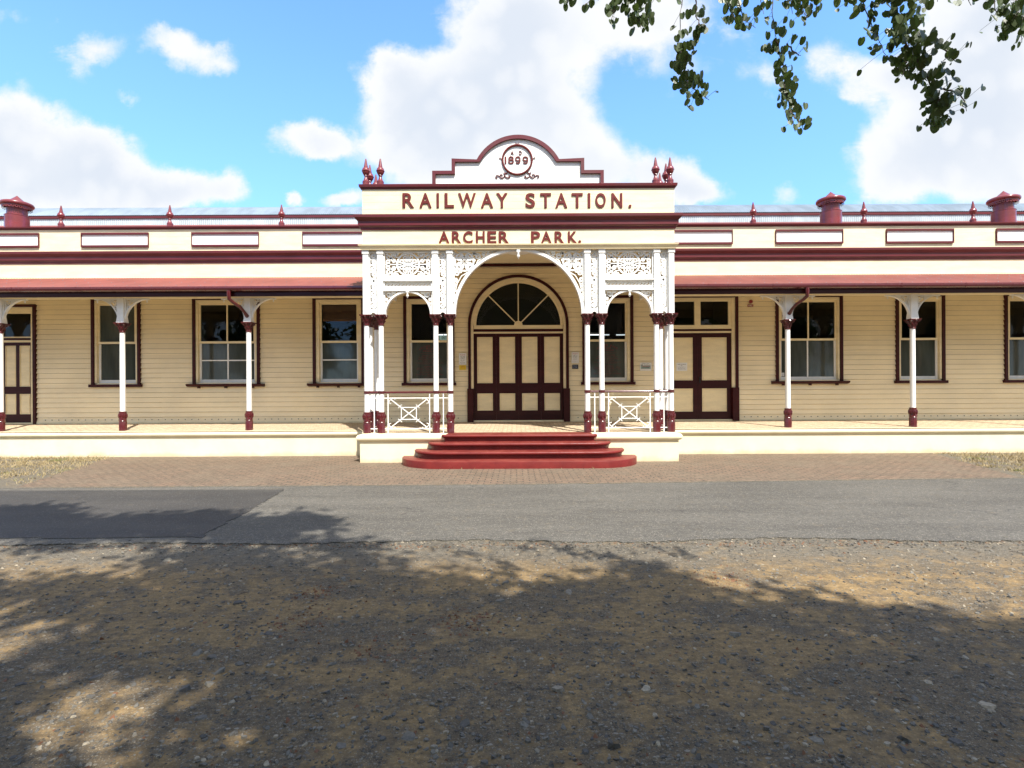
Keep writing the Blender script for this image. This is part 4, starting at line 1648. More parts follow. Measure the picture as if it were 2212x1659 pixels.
for s in (-1, 1):
    for xm in (1.73, 3.3105):
        cx = XC + s * xm
        b = MB()
        hw = .1015
        b.wk = 2.1
        b.box(cx - hw, cx - .072, YC - .03, YC + .03, 3.47, ZT)
        b.box(cx + .072, cx + hw, YC - .03, YC + .03, 3.47, ZT)
        b.box(cx - .072, cx + .072, YC - .03, YC + .03, 4.755, ZT)
        # bottom rail with a round notch
        nt = circle(cx, ZS + .002, .055, 11, 0, math.pi)
        top_ = [(cx + hw - 2 * hw * i / 10, 3.4695) for i in range(11)]
        b.strip(nt, top_, YC - .03, YC + .03)
        for sg in (-1, 1):
            b.prism([(cx + sg * .055, ZS), (cx + sg * hw, ZS), (cx + sg * hw, 3.4695)][::sg], YC - .029, YC + .029)
        scroll_strip(cx, .074, 3.475, 4.752, b)
        P('fretwork_strip', b, 'white')
# returns at the sides of the porch
for s in (-1, 1):
    xs_ = XC + s * 3.476
    b = MB()
    b.box(xs_ - .03, xs_ + .03, YC + .0645, YC + .266, 4.2, ZT)
    b.box(xs_ - .025, xs_ + .025, YC + .0645, YC + .266, 3.47, 3.52)
    b.box(xs_ - .03, xs_ + .03, YC + .395, 12.965, 4.15, ZT)
    b.box(xs_ - .03, xs_ + .03, 13.10, 15.14, 4.15, ZT + .06)
    P('side_screen', b, 'white')

# side bays: pierced rectangular panel, running scroll band and small arch
for s in (-1, 1):
    cx = XC + s * 2.52
    hw = .5605
    b = MB()
    b.wk = 1.85
    z0_, z1_p = 4.229, 4.748
    for q in (-1, 1):
        b.box(cx + q * hw, cx + q * .525, YC - .045, YC + .04, 3.90, ZT)
    b.box(cx - .525, cx + .525, YC - .045, YC + .04, z1_p, ZT)
    b.box(cx - .525, cx + .525, YC - .045, YC + .04, 4.085, z0_)
    b.bevbox(cx - .56, cx + .56, YC - .085, YC - .0455, 4.095, 4.122, .006)
    b.box(cx - .525, cx + .525, YC - .045, YC + .04, 3.90, 3.985)
    b.bevbox(cx - .56, cx + .56, YC - .085, YC - .0455, 3.865, 3.892, .006)
    zc_ = (z0_ + z1_p) / 2
    b.ribbon(circle(cx, zc_, .25, 36), .022, yl0 - .004, yl1 + .004, True)
    b.ribbon([(cx - .525, zc_), (cx + .525, zc_)], .014, yl0, yl1)
    b.ribbon([(cx, z0_), (cx, z1_p)], .014, yl0 + .001, yl1 - .001)
    for k in range(8):
        a = k * math.pi / 4 + math.pi / 8
        sg = 1 if k % 2 else -1
        b.ribbon(spiral(cx + .165 * math.cos(a), zc_ + .165 * math.sin(a), .062, a + 2.0 * sg, 1.25, sg), .016, yl0, yl1)
        b.ribbon(spiral(cx + .072 * math.cos(a), zc_ + .072 * math.sin(a), .033, a + 2.4 * sg, 1.1, sg), .013, yl0 + .001, yl1 - .001)
        b.ribbon([(cx + .02 * math.cos(a), zc_ + .02 * math.sin(a)), (cx + .25 * math.cos(a + .15 * sg), zc_ + .25 * math.sin(a + .15 * sg))], .011, yl0 + .002, yl1 - .002)
    for qx in (-1, 1):
        for qz in (-1, 1):
            for (ox, oz, r_, a_, t_) in ((.44, .18, .075, 2.4, 1.3), (.31, .215, .045, .6, 1.2), (.45, .065, .058, 4.0, 1.25), (.335, .085, .05, 1.2, 1.2), (.385, .13, .032, 3.2, 1.0), (.25, .235, .03, 1.0, 1.0), (.49, .245, .025, 2, 1.0)):
                sp = spiral(0, 0, r_, a_, t_, 1)
                b.ribbon([(cx + qx * (ox + p[0]), zc_ + qz * (oz + p[1])) for p in sp], .017, yl0 + .001 * (qx > 0), yl1)
            b.ribbon([(cx + qx * x_, zc_ + qz * z_) for x_, z_ in ((.245, .03), (.36, .15), (.525, .255))], .014, yl0 + .002, yl1 - .001)
            b.ribbon([(cx + qx * x_, zc_ + qz * z_) for x_, z_ in ((.20, .16), (.30, .17), (.38, .255))], .013, yl0 + .003, yl1 - .002)
    # running scroll band
    for k in range(13):
        xk = cx - .485 + .97 * k / 12
        b.ribbon(spiral(xk, 4.034, .036, math.pi * .9, 1.0, -1), .015, yl0, yl1)
        b.ribbon([(xk - .04, 3.99), (xk + .02, 4.03), (xk + .04, 4.08)], .012, yl0 + .001, yl1 - .001)
    P('fretwork_panel', b, 'white')
    # small arch with pierced spandrels
    c = MB()
    c.wk = 1.8
    n = 33
    Rs = .505
    ai = circle(cx, ZS, Rs, n, 0, math.pi)
    ao = [(cx + max(-hw, min(hw, (p[0] - cx) * 1.09)), min(ZS + (p[1] - ZS) * 1.085, 3.899)) for p in ai]
    c.strip(ai, ao, YC - .06, YC + .05)
    c.box(cx - .525, cx + .525, YC - .03, YC + .03, 3.872, 3.8995)
    for qx in (-1, 1):
        c.box(cx + qx * hw, cx + qx * .525, YC - .03, YC + .03, ZS, 3.8995)
        for (ox, oz, r_, a_, t_) in ((.435, .475, .075, 2.4, 1.4), (.325, .515, .038, .8, 1.2), (.49, .36, .036, 4.0, 1.2), (.50, .27, .022, 2.0, 1.0), (.235, .535, .022, 2.0, 1.0)):
            sp = spiral(0, 0, r_, a_, t_, 1)
            c.ribbon([(cx + qx * (ox + p[0]), ZS + oz + p[1]) for p in sp], .016, yl0, yl1)
        c.ribbon([(cx + qx * x_, ZS + z_) for x_, z_ in ((.36, .40), (.40, .47), (.525, .54))], .013, yl0 + .001, yl1 - .001)
    P('fretwork_arch', c, 'white')

# wide centre arch with pierced spandrels
c = MB()
c.wk = 1.8
n = 61
Rb = 1.432
ai = circle(XC, ZS, Rb, n, 0, math.pi)
ao = [(XC + max(-1.501, min(1.501, (p[0] - XC) * 1.048)), min(ZS + (p[1] - ZS) * 1.045, ZT)) for p in ai]
c.strip(ai, ao, YC - .07, YC + .06)
c.box(XC - 1.4, XC + 1.4, YC - .03, YC + .03, 4.768, ZT)
for qx in (-1, 1):
    c.box(XC + qx * 1.501, XC + qx * 1.46, YC - .03, YC + .03, ZS + .3, ZT)
    ccx, ccz = 1.235, 4.548
    c.ribbon([(XC + qx * p[0], p[1]) for p in circle(ccx, ccz, .212, 32)], .022, yl0 - .003, yl1 + .003, True)
    for k in range(8):
        a = k * math.pi / 4 + math.pi / 8
        sg = 1 if k % 2 else -1
        c.ribbon([(XC + qx * p[0], p[1]) for p in spiral(ccx + .142 * math.cos(a), ccz + .142 * math.sin(a), .055, a + 2.0 * sg, 1.2, sg)], .019, yl0, yl1)
        c.ribbon([(XC + qx * p[0], p[1]) for p in spiral(ccx + .06 * math.cos(a), ccz + .06 * math.sin(a), .028, a + 2.4 * sg, 1.0, sg)], .016, yl0 + .001, yl1 - .001)
        c.ribbon([(XC + qx * (ccx + .02 * math.cos(a)), ccz + .02 * math.sin(a)), (XC + qx * (ccx + .21 * math.cos(a)), ccz + .21 * math.sin(a))], .012, yl0 + .002, yl1 - .002)
    for (ox, oz, r_, a_, t_, sg) in ((.93, 4.66, .07, 1.0, 1.3, 1), (.80, 4.715, .045, 3.0, 1.2, -1), (.70, 4.735, .03, 1.0, 1.0, 1), (.99, 4.73, .035, 3.5, 1.1, 1), (1.01, 4.58, .04, 2.2, 1.1, -1),
                                     (1.40, 4.28, .065, 2.0, 1.3, -1), (1.33, 4.32, .04, .5, 1.1, 1), (1.425, 4.13, .05, 4.0, 1.2, 1), (1.44, 4.0, .035, 2.0, 1.1, -1), (1.45, 3.88, .025, 1, 1.0, 1),
                                     (1.43, 4.37, .03, 0, 1.0, 1), (1.455, 3.78, .016, 1, 1.0, 1), (1.44, 4.72, .03, 0, 1.0, 1), (.60, 4.752, .018, 1, 1.0, 1), (1.03, 4.735, .03, 0, 1.0, -1)):
        c.ribbon([(XC + qx * p[0], p[1]) for p in spiral(ox, oz, r_, a_, t_, sg)], .019, yl0 + .001, yl1)
    c.ribbon([(XC + qx * x_, z_) for x_, z_ in ((1.0, 4.40), (.93, 4.56), (.80, 4.65), (.62, 4.74))], .012, yl0 + .002, yl1 - .001)
    c.ribbon([(XC + qx * x_, z_) for x_, z_ in ((1.06, 4.36), (1.30, 4.22), (1.40, 4.05), (1.45, 3.85))], .012, yl0 + .003, yl1 - .001)
P('fretwork_arch', c, 'white', label='wide central fretwork arch of the porch')


def pendant(x, zt, k=1.0):
    b = MB()
    b.bevbox(x - .035 * k, x + .035 * k, YC - .12, YC - .07, zt - .04 * k, zt + .025 * k, .006)
    b.lathe(x, YC - .095, [(.02 * k, zt - .04 * k), (.02 * k, zt - .07 * k), (.012 * k, zt - .078 * k), (.032 * k, zt - .10 * k), (.03 * k, zt - .125 * k), (.014 * k, zt - .142 * k), (.012 * k, zt - .155 * k), (.003, zt - .165 * k)][::-1], 12)
    P('pendant', b, 'white', smooth=False)


pendant(XC, ZS + 1.44, 1.15)
for s in (-1, 1):
    pendant(XC + s * 2.52, ZS + .535)

# ---- iron balustrades
def flatbar(b, p, q, w_=.018, t=.012):
    b.ribbon([p, q], w_, -t / 2, t / 2)


def balustrade(x0, x1, cross, map_fn, rail=True):
    """x0..x1 along a local axis; map_fn places local (u, v, z) in the world"""
    hr = MB()
    hr.tube([(x0, 0, 1.562), (x1, 0, 1.562)], .024, 10)
    hr.v = [map_fn(*v) for v in hr.v]
    h = P('handrail', hr, 'maroon', smooth=True)
    b = MB()
    for zz_ in (1.435, .735):
        b.box(x0 + .04, x1 - .04, -.006, .006, zz_ - .011, zz_ + .011)
    if cross:
        xm, hw = (x0 + x1) / 2, .475
        vs_ = (xm - hw, xm + hw)
    else:
        vs_ = ((x0 + x1) / 2,)
    for v in vs_:
        b.box(v - .011, v + .011, -.0065, .0065, FL, 1.54)
    if cross:
        zc_ = 1.085
        W, Hh = .40, .31
        for q in (-1, 1):
            b.ribbon([(xm - W, zc_ - q * Hh), (xm + W, zc_ + q * Hh)], .020, -.007 - .0005 * q, .007)
            b.ribbon([(xm - .175, zc_ + q * .137), (xm + .175, zc_ + q * .137)], .017, -.006, .006)
            b.ribbon([(xm + q * .172, zc_ - .137), (xm + q * .172, zc_ + .137)], .017, -.0055, .0055)
            for p in (-1, 1):
                # curled ends against the frame and around the inner square
                ex, ez = xm + q * .425, zc_ + p * .325
                b.ribbon([(ex - q * .02, ez - p * .10), (ex + q * .03, ez - p * .085), (ex + q * .03, ez - p * .055), (ex - q * .01, ez - p * .01), (ex - q * .06, ez + p * .02), (ex - q * .11, ez + p * .018), (ex - q * .105, ez - p * .015)], .015, -.008, .008)
                ix, iz = xm + q * .19, zc_ + p * .15
                b.ribbon([(ix + q * .055, iz - p * .03), (ix + q * .04, iz - p * .008), (ix, iz), (ix - q * .008, iz + p * .035), (ix - q * .03, iz + p * .05)], .014, -.0085, .0085)
    b.v = [map_fn(*v) for v in b.v]
    build('ironwork', b, 'white', h)


for s in (-1, 1):
    front = lambda u, v, z, s=s: (XC + s * u, YC + v, z)
    balustrade(1.895, 3.145, True, front)
    balustrade(1.565, 1.895, False, front)
    balustrade(3.145, 3.476, False, front)
    side = lambda u, v, z, s=s: (XC + s * 3.476 + v, u, z)
    balustrade(YC, YC + .331, False, side)
    balustrade(YC + .331, 13.03, False, side)

# ------------------------------------------------------------------ things fixed to the building
def sheet(name, px0, px1, py0, py1, m_, label, cat, y=YW - .027, lines=(), thick=.004):
    x0, z1_ = pix(px0, py0, YW)
    x1, z0_ = pix(px1, py1, YW)
    o = empty(name, ((x0 + x1) / 2, y, z0_), label, cat)
    b = MB().box(x0, x1, y - thick, y, z0_, z1_)
    build('sheet', b, m_, o)
    groups = {}
    for (s_, u0, u1, v0, v1, ink) in lines:
        t_ = groups.setdefault(ink, MB())
        text(t_, s_, x0 + (x1 - x0) * u0, x0 + (x1 - x0) * u1, z1_ + (z0_ - z1_) * v1, z1_ + (z0_ - z1_) * v0, y - thick - .0015, res=2, offset=.008)
    for ink, t_ in groups.items():
        build('printing', t_, ink, o)
    return o, x0, x1, z0_, z1_


nl = [('PLEASE', .15, .85, .10, .19, 'redink'), ('NO SMOKING WITHIN', .18, .82, .25, .305, 'ink'), ('PART OF THE', .22, .78, .33, .385, 'ink'), ('PREMISES', .2, .8, .41, .465, 'ink'),
      ('Offenders may be', .2, .8, .52, .56, 'ink'), ('asked to leave the', .22, .78, .60, .64, 'ink'), ('Thank you', .28, .7, .68, .72, 'ink'),
      ('Museum Manager', .15, .85, .80, .845, 'ink'), ('Railway Station', .2, .8, .88, .92, 'ink')]
sheet('notice', 991.5, 1007.7, 763.2, 787.6, 'paper', 'laminated white notice on the boards left of the arched entrance, above a yellow notice', 'notice', lines=nl)
sheet('notice', 1234.4, 1250.3, 761, 784.5, 'paper', 'laminated white notice on the boards right of the arched entrance, above a black notice', 'notice', lines=nl)
sheet('notice', 992.3, 1006.7, 789.3, 799, 'yellow', 'small yellow notice below the white one left of the entrance', 'notice',
      lines=[('WARNING', .2, .8, .15, .33, 'redink'), ('CCTV IN USE', .15, .85, .45, .6, 'redink'), ('on these premises', .15, .85, .7, .82, 'redink')])
sheet('notice', 1235.7, 1249, 787.8, 796.9, 'blackpaper', 'small black notice below the white one right of the entrance', 'notice',
      lines=[('PLEASE', .2, .8, .25, .42, 'blueink'), ('close the door', .15, .85, .62, .78, 'blueink')])
o, x0, x1, z0_, z1_ = sheet('poster', 1382.3, 1406.8, 783.4, 801, 'paper', 'white poster with a small station picture, left of the double door', 'poster',
                            lines=[('Archer Park', .12, .82, .05, .20, 'ink'), ('Rail Museum', .34, .92, .24, .33, 'ink'), ('Open Sunday to Thursday', .12, .75, .86, .93, 'blueink')])
pic = MB()
yy = YW - .0325
W_, H_ = x1 - x0, z1_ - z0_
pr_ = lambda u0, u1, v0, v1, d=0: pic.add([(x0 + W_ * u0, yy - d, z1_ - H_ * v1), (x0 + W_ * u1, yy - d, z1_ - H_ * v1), (x0 + W_ * u1, yy - d, z1_ - H_ * v0), (x0 + W_ * u0, yy - d, z1_ - H_ * v0)], [(0, 1, 2, 3)])
pic.mat(0); pr_(.06, .92, .36, .76)
pic.mat(1); pr_(.18, .84, .42, .47, .0005)
pic.mat(2)
for k in range(6):
    pr_(.22 + .1 * k, .26 + .1 * k, .54, .68, .0005)
pr_(.06, .24, .25, .34, .0)
build('picture', pic, ['picgreen', 'redink', 'ink'], o)
sheet('notice', 1462, 1485.4, 783.4, 801, 'paper', 'white staff entrance notice on the left leaf of the double door', 'notice', y=YW + .038,
      lines=[('STAFF ENTRANCE', .12, .88, .16, .26, 'ink'), ('ONLY', .38, .62, .33, .42, 'ink'), ('Entry behind this point', .14, .86, .5, .56, 'ink'), ('is not permitted by public', .14, .86, .6, .66, 'ink'),
             ('Please contact the office', .14, .86, .7, .76, 'ink'), ('for all enquiries', .16, .84, .8, .86, 'ink')])
sheet('sticker', 1690.6, 1697.4, 805, 812.5, 'paper', 'small white sticker in the lower left corner of a window', 'sticker', y=YW + .078,
      lines=[('Auto', .15, .85, .2, .45, 'ink'), ('alarm', .15, .85, .55, .75, 'ink')])
# fire bell and its plate
bx_, bz_ = pix(1621, 651.8, YW)
o = empty('fire_bell', (bx_, YW - .02, bz_), 'small round dark red fire alarm bell above the fire plate on the boards', 'alarm bell')
b = MB()
b.lathe(0, 0, [(.052, 0), (.055, .012), (.05, .035), (.035, .05), (.012, .058), (.003, .060)], 20)
b.v = [(bx_ + v[0], YW - .021 - v[2], bz_ + v[1]) for v in b.v]
build('gong', b, 'firered', o, smooth=True)
sheet('fire_sign', 1614, 1626.3, 657.9, 663, 'firered', 'small red plate with white letters under the alarm bell', 'sign', lines=[('FIRE', .14, .86, .2, .8, 'paper')])
# seen through the porch windows
x0, z1_ = pix(949, 725.8, 15.75)
x1, z0_ = pix(967, 733.4, 15.75)
o = empty('exit_sign', ((x0 + x1) / 2, 15.8, z0_), 'green exit sign hanging inside the window left of the entrance', 'exit sign')
build('housing', MB().bevbox(x0, x1, 15.75, 15.8, z0_ - .01, z1_ + .01), 'exitgreen', o)
t_ = MB()
text(t_, 'EXIT', x0 + .07, x1 - .02, z0_ + .012, z1_ - .012, 15.748, offset=.02)
build('printing', t_, 'ink', o)
hg = MB().tube([((x0 + x1) / 2, 15.775, z1_), ((x0 + x1) / 2, 15.775, 5.0)], .008, 6)
build('hanger', hg, 'black', o)
for k, (a, b_, yv, lab) in enumerate(((936, 968, 723.5, 'lit fluorescent tube above the exit sign inside the left porch window'),
                                      (1268, 1316, 723.5, 'lit fluorescent tube seen at the left side of the right porch window'),
                                      (1331, 1358, 723.5, 'short lit fluorescent tube seen at the right side of the right porch window'))):
    x0, zz = pix(a, yv, 16.6)
    x1, _ = pix(b_, yv, 16.6)
    o = empty('tube_light', ((x0 + x1) / 2, 16.6, zz), lab, 'light', 'tube lights inside the hall')
    build('tube', MB().tube([(x0, 16.6, zz), (x1, 16.6, zz)], .018, 8), 'tube', o, smooth=True)
    build('batten', MB().box(x0, x1, 16.58, 16.63, zz + .03, zz + .06), 'dark', o)
# ceiling light in the porch
o = empty('ceiling_light', (XC, 13.4, 5.21), 'white shallow dish light on the porch ceiling behind the arch top', 'light')
b = MB().lathe(XC, 13.4, [(.03, 5.213), (.05, 5.18), (.12, 5.14), (.26, 5.10), (.30, 5.085), (.295, 5.08), (.02, 5.12)], 28)
build('shade', b, 'white', o, smooth=True)

# ------------------------------------------------------------------ ground, road, paving
g = MB()
g.add([(-400, -400, 0), (400, -400, 0), (400, 400, 0), (-400, 400, 0)], [(0, 1, 2, 3)])
tag(build('ground', g, 'ground'), 'gravelly tan dirt ground in front of the station', None, kind='structure')


def ragged(a, b, n, amp, seed, fine=.4):
    """polyline from a to b with a worn, wandering edge"""
    r_ = random.Random(seed)
    ph = [(r_.uniform(.2, 2.2), r_.uniform(0, 6.3), r_.uniform(.3, 1)) for _ in range(5)]
    L = math.hypot(b[0] - a[0], b[1] - a[1])
    nx, ny = -(b[1] - a[1]) / L, (b[0] - a[0]) / L
    out = []
    for i in range(n + 1):
        t = i / n
        o_ = sum(w_ * math.sin(f_ * t * L + p_) for f_, p_, w_ in ph) / 5 * amp + r_.uniform(-1, 1) * amp * fine
        out.append((a[0] + (b[0] - a[0]) * t + nx * o_, a[1] + (b[1] - a[1]) * t + ny * o_))
    return out


def slab(top, z, zb=-.02):
    n = len(top)
    vs = [(x, y, z) for x, y in top] + [(x, y, zb) for x, y in top]
    return vs, [list(range(n))] + [(i, i + n, (i + 1) % n + n, (i + 1) % n) for i in range(n)]


# ground pixels -> far edge of road follows the paving line
near = ragged((-40, 5.58), (40, 5.58), 1600, .30, 3, .10)
far = ragged((40, 9.75), (8.9, 9.38), 30, .01, 5) + ragged((8.9, 9.38), (0, 8.97), 60, .01, 6)[1:] + ragged((0, 8.97), (-9, 8.86), 60, .02, 7)[1:] + ragged((-9, 8.86), (-40, 8.6), 60, .06, 8)[1:]
m_ = MB()
m_.add(*slab(near + far, .013))
tag(build('road', m_, 'road'), 'grey worn chip seal road in front of the station', None, kind='structure')
pt = ragged((-40, 5.92), (-3.42, 5.78), 300, .07, 12, .3) + ragged((-3.42, 5.78), (-3.80, 8.58), 90, .16, 13, .22)[1:] + ragged((-3.80, 8.58), (-40, 8.62), 200, .02, 14, .3)[1:]
m_ = MB()
m_.add(*slab(pt, .019, .008))
tag(build('asphalt_patch', m_, 'patch'), 'smooth darker asphalt patch on the left of the road', None, kind='structure')
pv = [(-8.4, 8.868), (0, 8.972), (8.9, 9.385), (10.25, 13.15), (-10.0, 13.15)]
m_ = MB()
m_.add(*slab(pv, .008))
tag(build('paving', m_, 'paving'), 'brown interlocking brick paving between road and steps', None, kind='structure')
# pale sandy concrete edge between road and pavers
eg = MB()
eg.add(*slab([(-8.6, 8.83), (0, 8.935), (9.1, 9.35), (9.1, 9.42), (0, 9.0), (-8.6, 8.90)], .0172))
tag(build('paving_edge', eg, 'ground'), 'thin sandy strip along the road side of the paving', None, kind='structure')


# ------------------------------------------------------------------ loose stones, litter, grass
def scatter_poly(n, area, size, flat, seed, sides=(5, 7), zoff=0.0, power=2.2, tilt=.25):
    """many small faceted chips in one mesh"""
    r_ = np.random.default_rng(seed)
    vs, fs = [], []
    for _ in range(n):
        x, y = area(r_)
        s = size[0] + (size[1] - size[0]) * r_.random() ** power
        k = int(r_.integers(sides[0], sides[1] + 1))
        a0_ = r_.random() * 6.28
        el = .55 + .45 * r_.random()
        hgt = s * flat * (.6 + .8 * r_.random())
        tx, ty = r_.normal(0, tilt, 2)
        b = len(vs)
        an = [a0_ + 2 * math.pi * (i + .35 * r_.random()) / k for i in range(k)]
        rot = r_.random() * 3.14
        cr, sr = math.cos(rot), math.sin(rot)
        for lev, sc_ in ((0, 1.0), (1, .78)):
            for a in an:
                rr_ = s * (.8 + .35 * r_.random()) * sc_
                u, v = rr_ * math.cos(a), rr_ * el * math.sin(a)
                u, v = u * cr - v * sr, u * sr + v * cr
                vs.append((x + u, y + v, zoff + lev * hgt + (tx * u + ty * v) * lev))
        fs.append([b + k + i for i in range(k)])
        fs += [(b + i, b + (i + 1) % k, b + k + (i + 1) % k, b + k + i) for i in range(k)]
    return vs, fs


def near_area(r_):
    y = 1.9 + 3.8 * r_.random() ** 1.25
    return (r_.random() * 2 - 1) * (1.05 * y + .5), y


o = build('gravel', scatter_poly(13000, near_area, (.003, .018), .38, 21), 'stone')
tag(o, 'loose grey slate chips scattered over the dirt', 'gravel', kind='stuff')
o = build('gravel', scatter_poly(330, near_area, (.015, .046), .22, 22, power=3.0), 'stone')
tag(o, 'larger flat slate pieces scattered over the dirt', 'gravel', kind='stuff')


def edge_area(r_):
    x = r_.random() * 16 - 8
    return x, 5.5 + .10 * math.sin(1.7 * x) * .4 + r_.normal(0, .05)


def verge_area(r_):
    return r_.random() * 15 - 7.5, 5.52 + r_.normal(0, .14)


tag(build('gravel', scatter_poly(2600, verge_area, (.004, .016), .4, 29, zoff=.008), 'stone'), 'loose chips spilled along the crumbling near edge of the road', 'gravel', kind='stuff')


def litter_clump(r_):
    if r_.random() < .45:
        return edge_area(r_)
    if r_.random() < .5:
        cx_, cy_ = [gpix(690, 1282), gpix(655, 1345), gpix(1560, 1255), gpix(1010, 1345), gpix(820, 1400)][int(r_.integers(0, 5))]
        return cx_ + r_.normal(0, .12), cy_ + r_.normal(0, .12)
    return near_area(r_)


tag(build('leaf_litter', scatter_poly(2600, litter_clump, (.004, .018), .15, 23, (4, 5), tilt=.5), 'litter'), 'brown dead leaf scraps along the road edge and on the dirt', 'leaf litter', kind='stuff')
# twigs
tw = MB()
for _ in range(160):
    x, y = near_area(npr)
    a = npr.random() * 6.28
    L = .03 + .09 * npr.random() ** 2
    c_, s_ = math.cos(a) * L, math.sin(a) * L
    tw.tube([(x, y, .004), (x + c_ * .5, y + s_ * .5 + .006, .010), (x + c_, y + s_, .004)], .0022, 4)
tag(build('twigs', tw, 'bark'), 'thin dry twigs lying on the dirt', 'twigs', kind='stuff')
# grass in the two corners beside the paving
gv, gf_ = [], []
def grass_at(x, y, n, sp, h):
    for _ in range(n):
        px_, py_ = x + npr.normal(0, sp), y + npr.normal(0, sp)
        if py_ > 13.03 or py_ < 8.95:
            continue
        a = npr.random() * 6.28
        hh = h * (.5 + npr.random())
        lx, ly = npr.normal(0, .6, 2) * hh
        w_ = .0055
        b = len(gv)
        gv.extend([(px_ - w_ * math.cos(a), py_ - w_ * math.sin(a), 0), (px_ + w_ * math.cos(a), py_ + w_ * math.sin(a), 0), (px_ + lx, py_ + ly, hh)])
        gf_.append((b, b + 1, b + 2))
for _ in range(430):
    s = -1 if npr.random() < .55 else 1
    y = 9.3 + 3.7 * npr.random() ** .6
    lim = -(8.4 + (y - 8.9) * .37) if s < 0 else 8.95 + (y - 9.4) * .35
    x = lim + s * abs(npr.normal(0, 2.2)) + s * .05
    grass_at(x, y, int(10 + 60 * npr.random() ** 2), .10, .045)
for x in np.arange(-15, -9.9, .05):
    grass_at(x, 12.97, 6, .05, .06)
for x in np.arange(10.2, 16, .05):
    grass_at(x, 12.97, 4, .05, .05)
for x in np.arange(-1.6, 1.7, .22):
    grass_at(x + XC, 10.80, 2, .03, .05)
tag(build('grass', (gv, gf_), 'grass'), 'sparse dry yellow and green grass beside the paving', 'grass', kind='stuff')

# ------------------------------------------------------------------ shade tree over the camera
tree = empty('shade_tree', (2.6, -4.2, 0), 'spreading tree with round two lobed leaves hanging over the view at top right', 'tree')
tk = MB()
tk.tube([(2.6, -4.2, -.1), (2.62, -4.2, .3), (2.55, -4.15, 1.6), (2.4, -4.0, 3.0), (2.2, -3.8, 4.4), (1.9, -3.5, 6.0), (1.6, -3.2, 7.6)], [.42, .31, .26, .24, .20, .14, .06], 14)
limbs = [((2.4, -4.0, 3.0), (1.0, -2.9, 5.0), (-1.2, -2.0, 6.6), (-3.0, -1.6, 7.6), (-4.6, -1.4, 8.0)), ((2.3, -3.9, 3.6), (3.2, -2.4, 5.0), (3.4, -1.2, 5.9), (3.2, -.2, 6.2), (2.9, .6, 6.3)),
         ((2.2, -3.8, 4.4), (.2, -3.8, 5.6), (-2.4, -3.6, 6.6), (-4.6, -3.4, 7.2)), ((2.2, -3.8, 4.4), (4.6, -3.4, 5.8), (6.6, -3.0, 6.8), (8.0, -2.8, 7.2)),
         ((2.0, -3.6, 5.4), (1.8, -2.6, 6.4), (1.4, -1.6, 7.0), (1.0, -1.0, 7.2)), ((3.2, -2.4, 5.0), (4.8, -1.8, 6.2), (5.8, -1.6, 6.8)), ((3.4, -1.2, 5.9), (2.4, -.4, 6.2), (1.6, .3, 6.3)),
         ((2.2, -3.8, 4.4), (3.2, -5.8, 5.6), (3.4, -7.8, 6.6))]
for L_ in limbs:
    n = len(L_)
    tk.tube(L_, [.13 * (1 - .8 * i / (n - 1)) for i in range(n)], 8)
build('trunk', tk, 'bark', tree, smooth=True)


def leaf_outline(s, lobed=True):
    if not lobed:
        return [(-.45 * s, 0), (-.3 * s, .45 * s), (.3 * s, .45 * s), (.45 * s, 0), (.25 * s, -.45 * s), (-.25 * s, -.45 * s)]
    pts = [(0, .40), (.14, .50), (.32, .46), (.44, .28), (.46, .02), (.38, -.26), (.20, -.46), (0, -.52), (-.20, -.46), (-.38, -.26), (-.46, .02), (-.44, .28), (-.32, .46), (-.14, .50)]
    return [(x * s, y * s) for x, y in pts]


# crown: leaf sprays hung where they throw the dappled shade seen on the ground
EDGE = [(-600, 1230), (0, 1245), (250, 1225), (500, 1192), (650, 1205), (850, 1238), (1000, 1243), (1100, 1272), (1200, 1278), (1300, 1236), (1420, 1228), (1500, 1255), (1600, 1300), (1700, 1281), (1800, 1310), (1900, 1337), (2050, 1346), (2212, 1352), (2900, 1380)]
ISL = [(60, 1122, 110, 30), (180, 1140, 70, 16), (330, 1138, 120, 24), (450, 1130, 70, 22), (480, 1152, 60, 18), (640, 1128, 75, 14), (570, 1158, 60, 14), (-200, 1130, 150, 40), (750, 1205, 70, 12), (500, 1205, 120, 16), (330, 1200, 70, 10), (120, 1175, 60, 7), (700, 1175, 60, 8)]
HOLE = [(60, 1440, 60, 9), (560, 1290, 50, 7), (700, 1455, 34, 6), (980, 1500, 30, 6), (240, 1420, 60, 9), (620, 1560, 40, 8), (20, 1590, 60, 14), (820, 1640, 40, 8), (175, 1501, 120, 26), (400, 1471, 95, 16), (375, 1546, 125, 20), (450, 1568, 70, 17), (150, 1540, 110, 24), (100, 1341, 95, 18), (30, 1391, 50, 14), (100, 1232, 150, 11), (275, 1213, 70, 14), (15, 1306, 50, 22),
        (425, 1361, 60, 8), (435, 1256, 34, 8), (125, 1636, 140, 16), (430, 1621, 60, 11), (660, 1200, 40, 10), (250, 1600, 90, 14), (300, 1264, 50, 7), (-150, 1400, 90, 40), (530, 1480, 30, 8), (900, 1300, 30, 6)]


def shade(px_, py_):
    e = np.interp(px_, [a for a, _ in EDGE], [b for _, b in EDGE])
    ins = py_ > e - 10 + 75 * npr.random() ** 1.5
    for (cx_, cy_, rx_, ry_) in ISL:
        if ((px_ - cx_) / rx_) ** 2 + ((py_ - cy_) / ry_) ** 2 < 1:
            ins = True
    for (cx_, cy_, rx_, ry_) in HOLE:
        if ((px_ - cx_) / (rx_ * 1.45)) ** 2 + ((py_ - cy_) / (ry_ * 1.8)) ** 2 < 1:
            return False
    return ins


def proj(x, y):
    return CX + x / y * F, HV + EYE / y * F


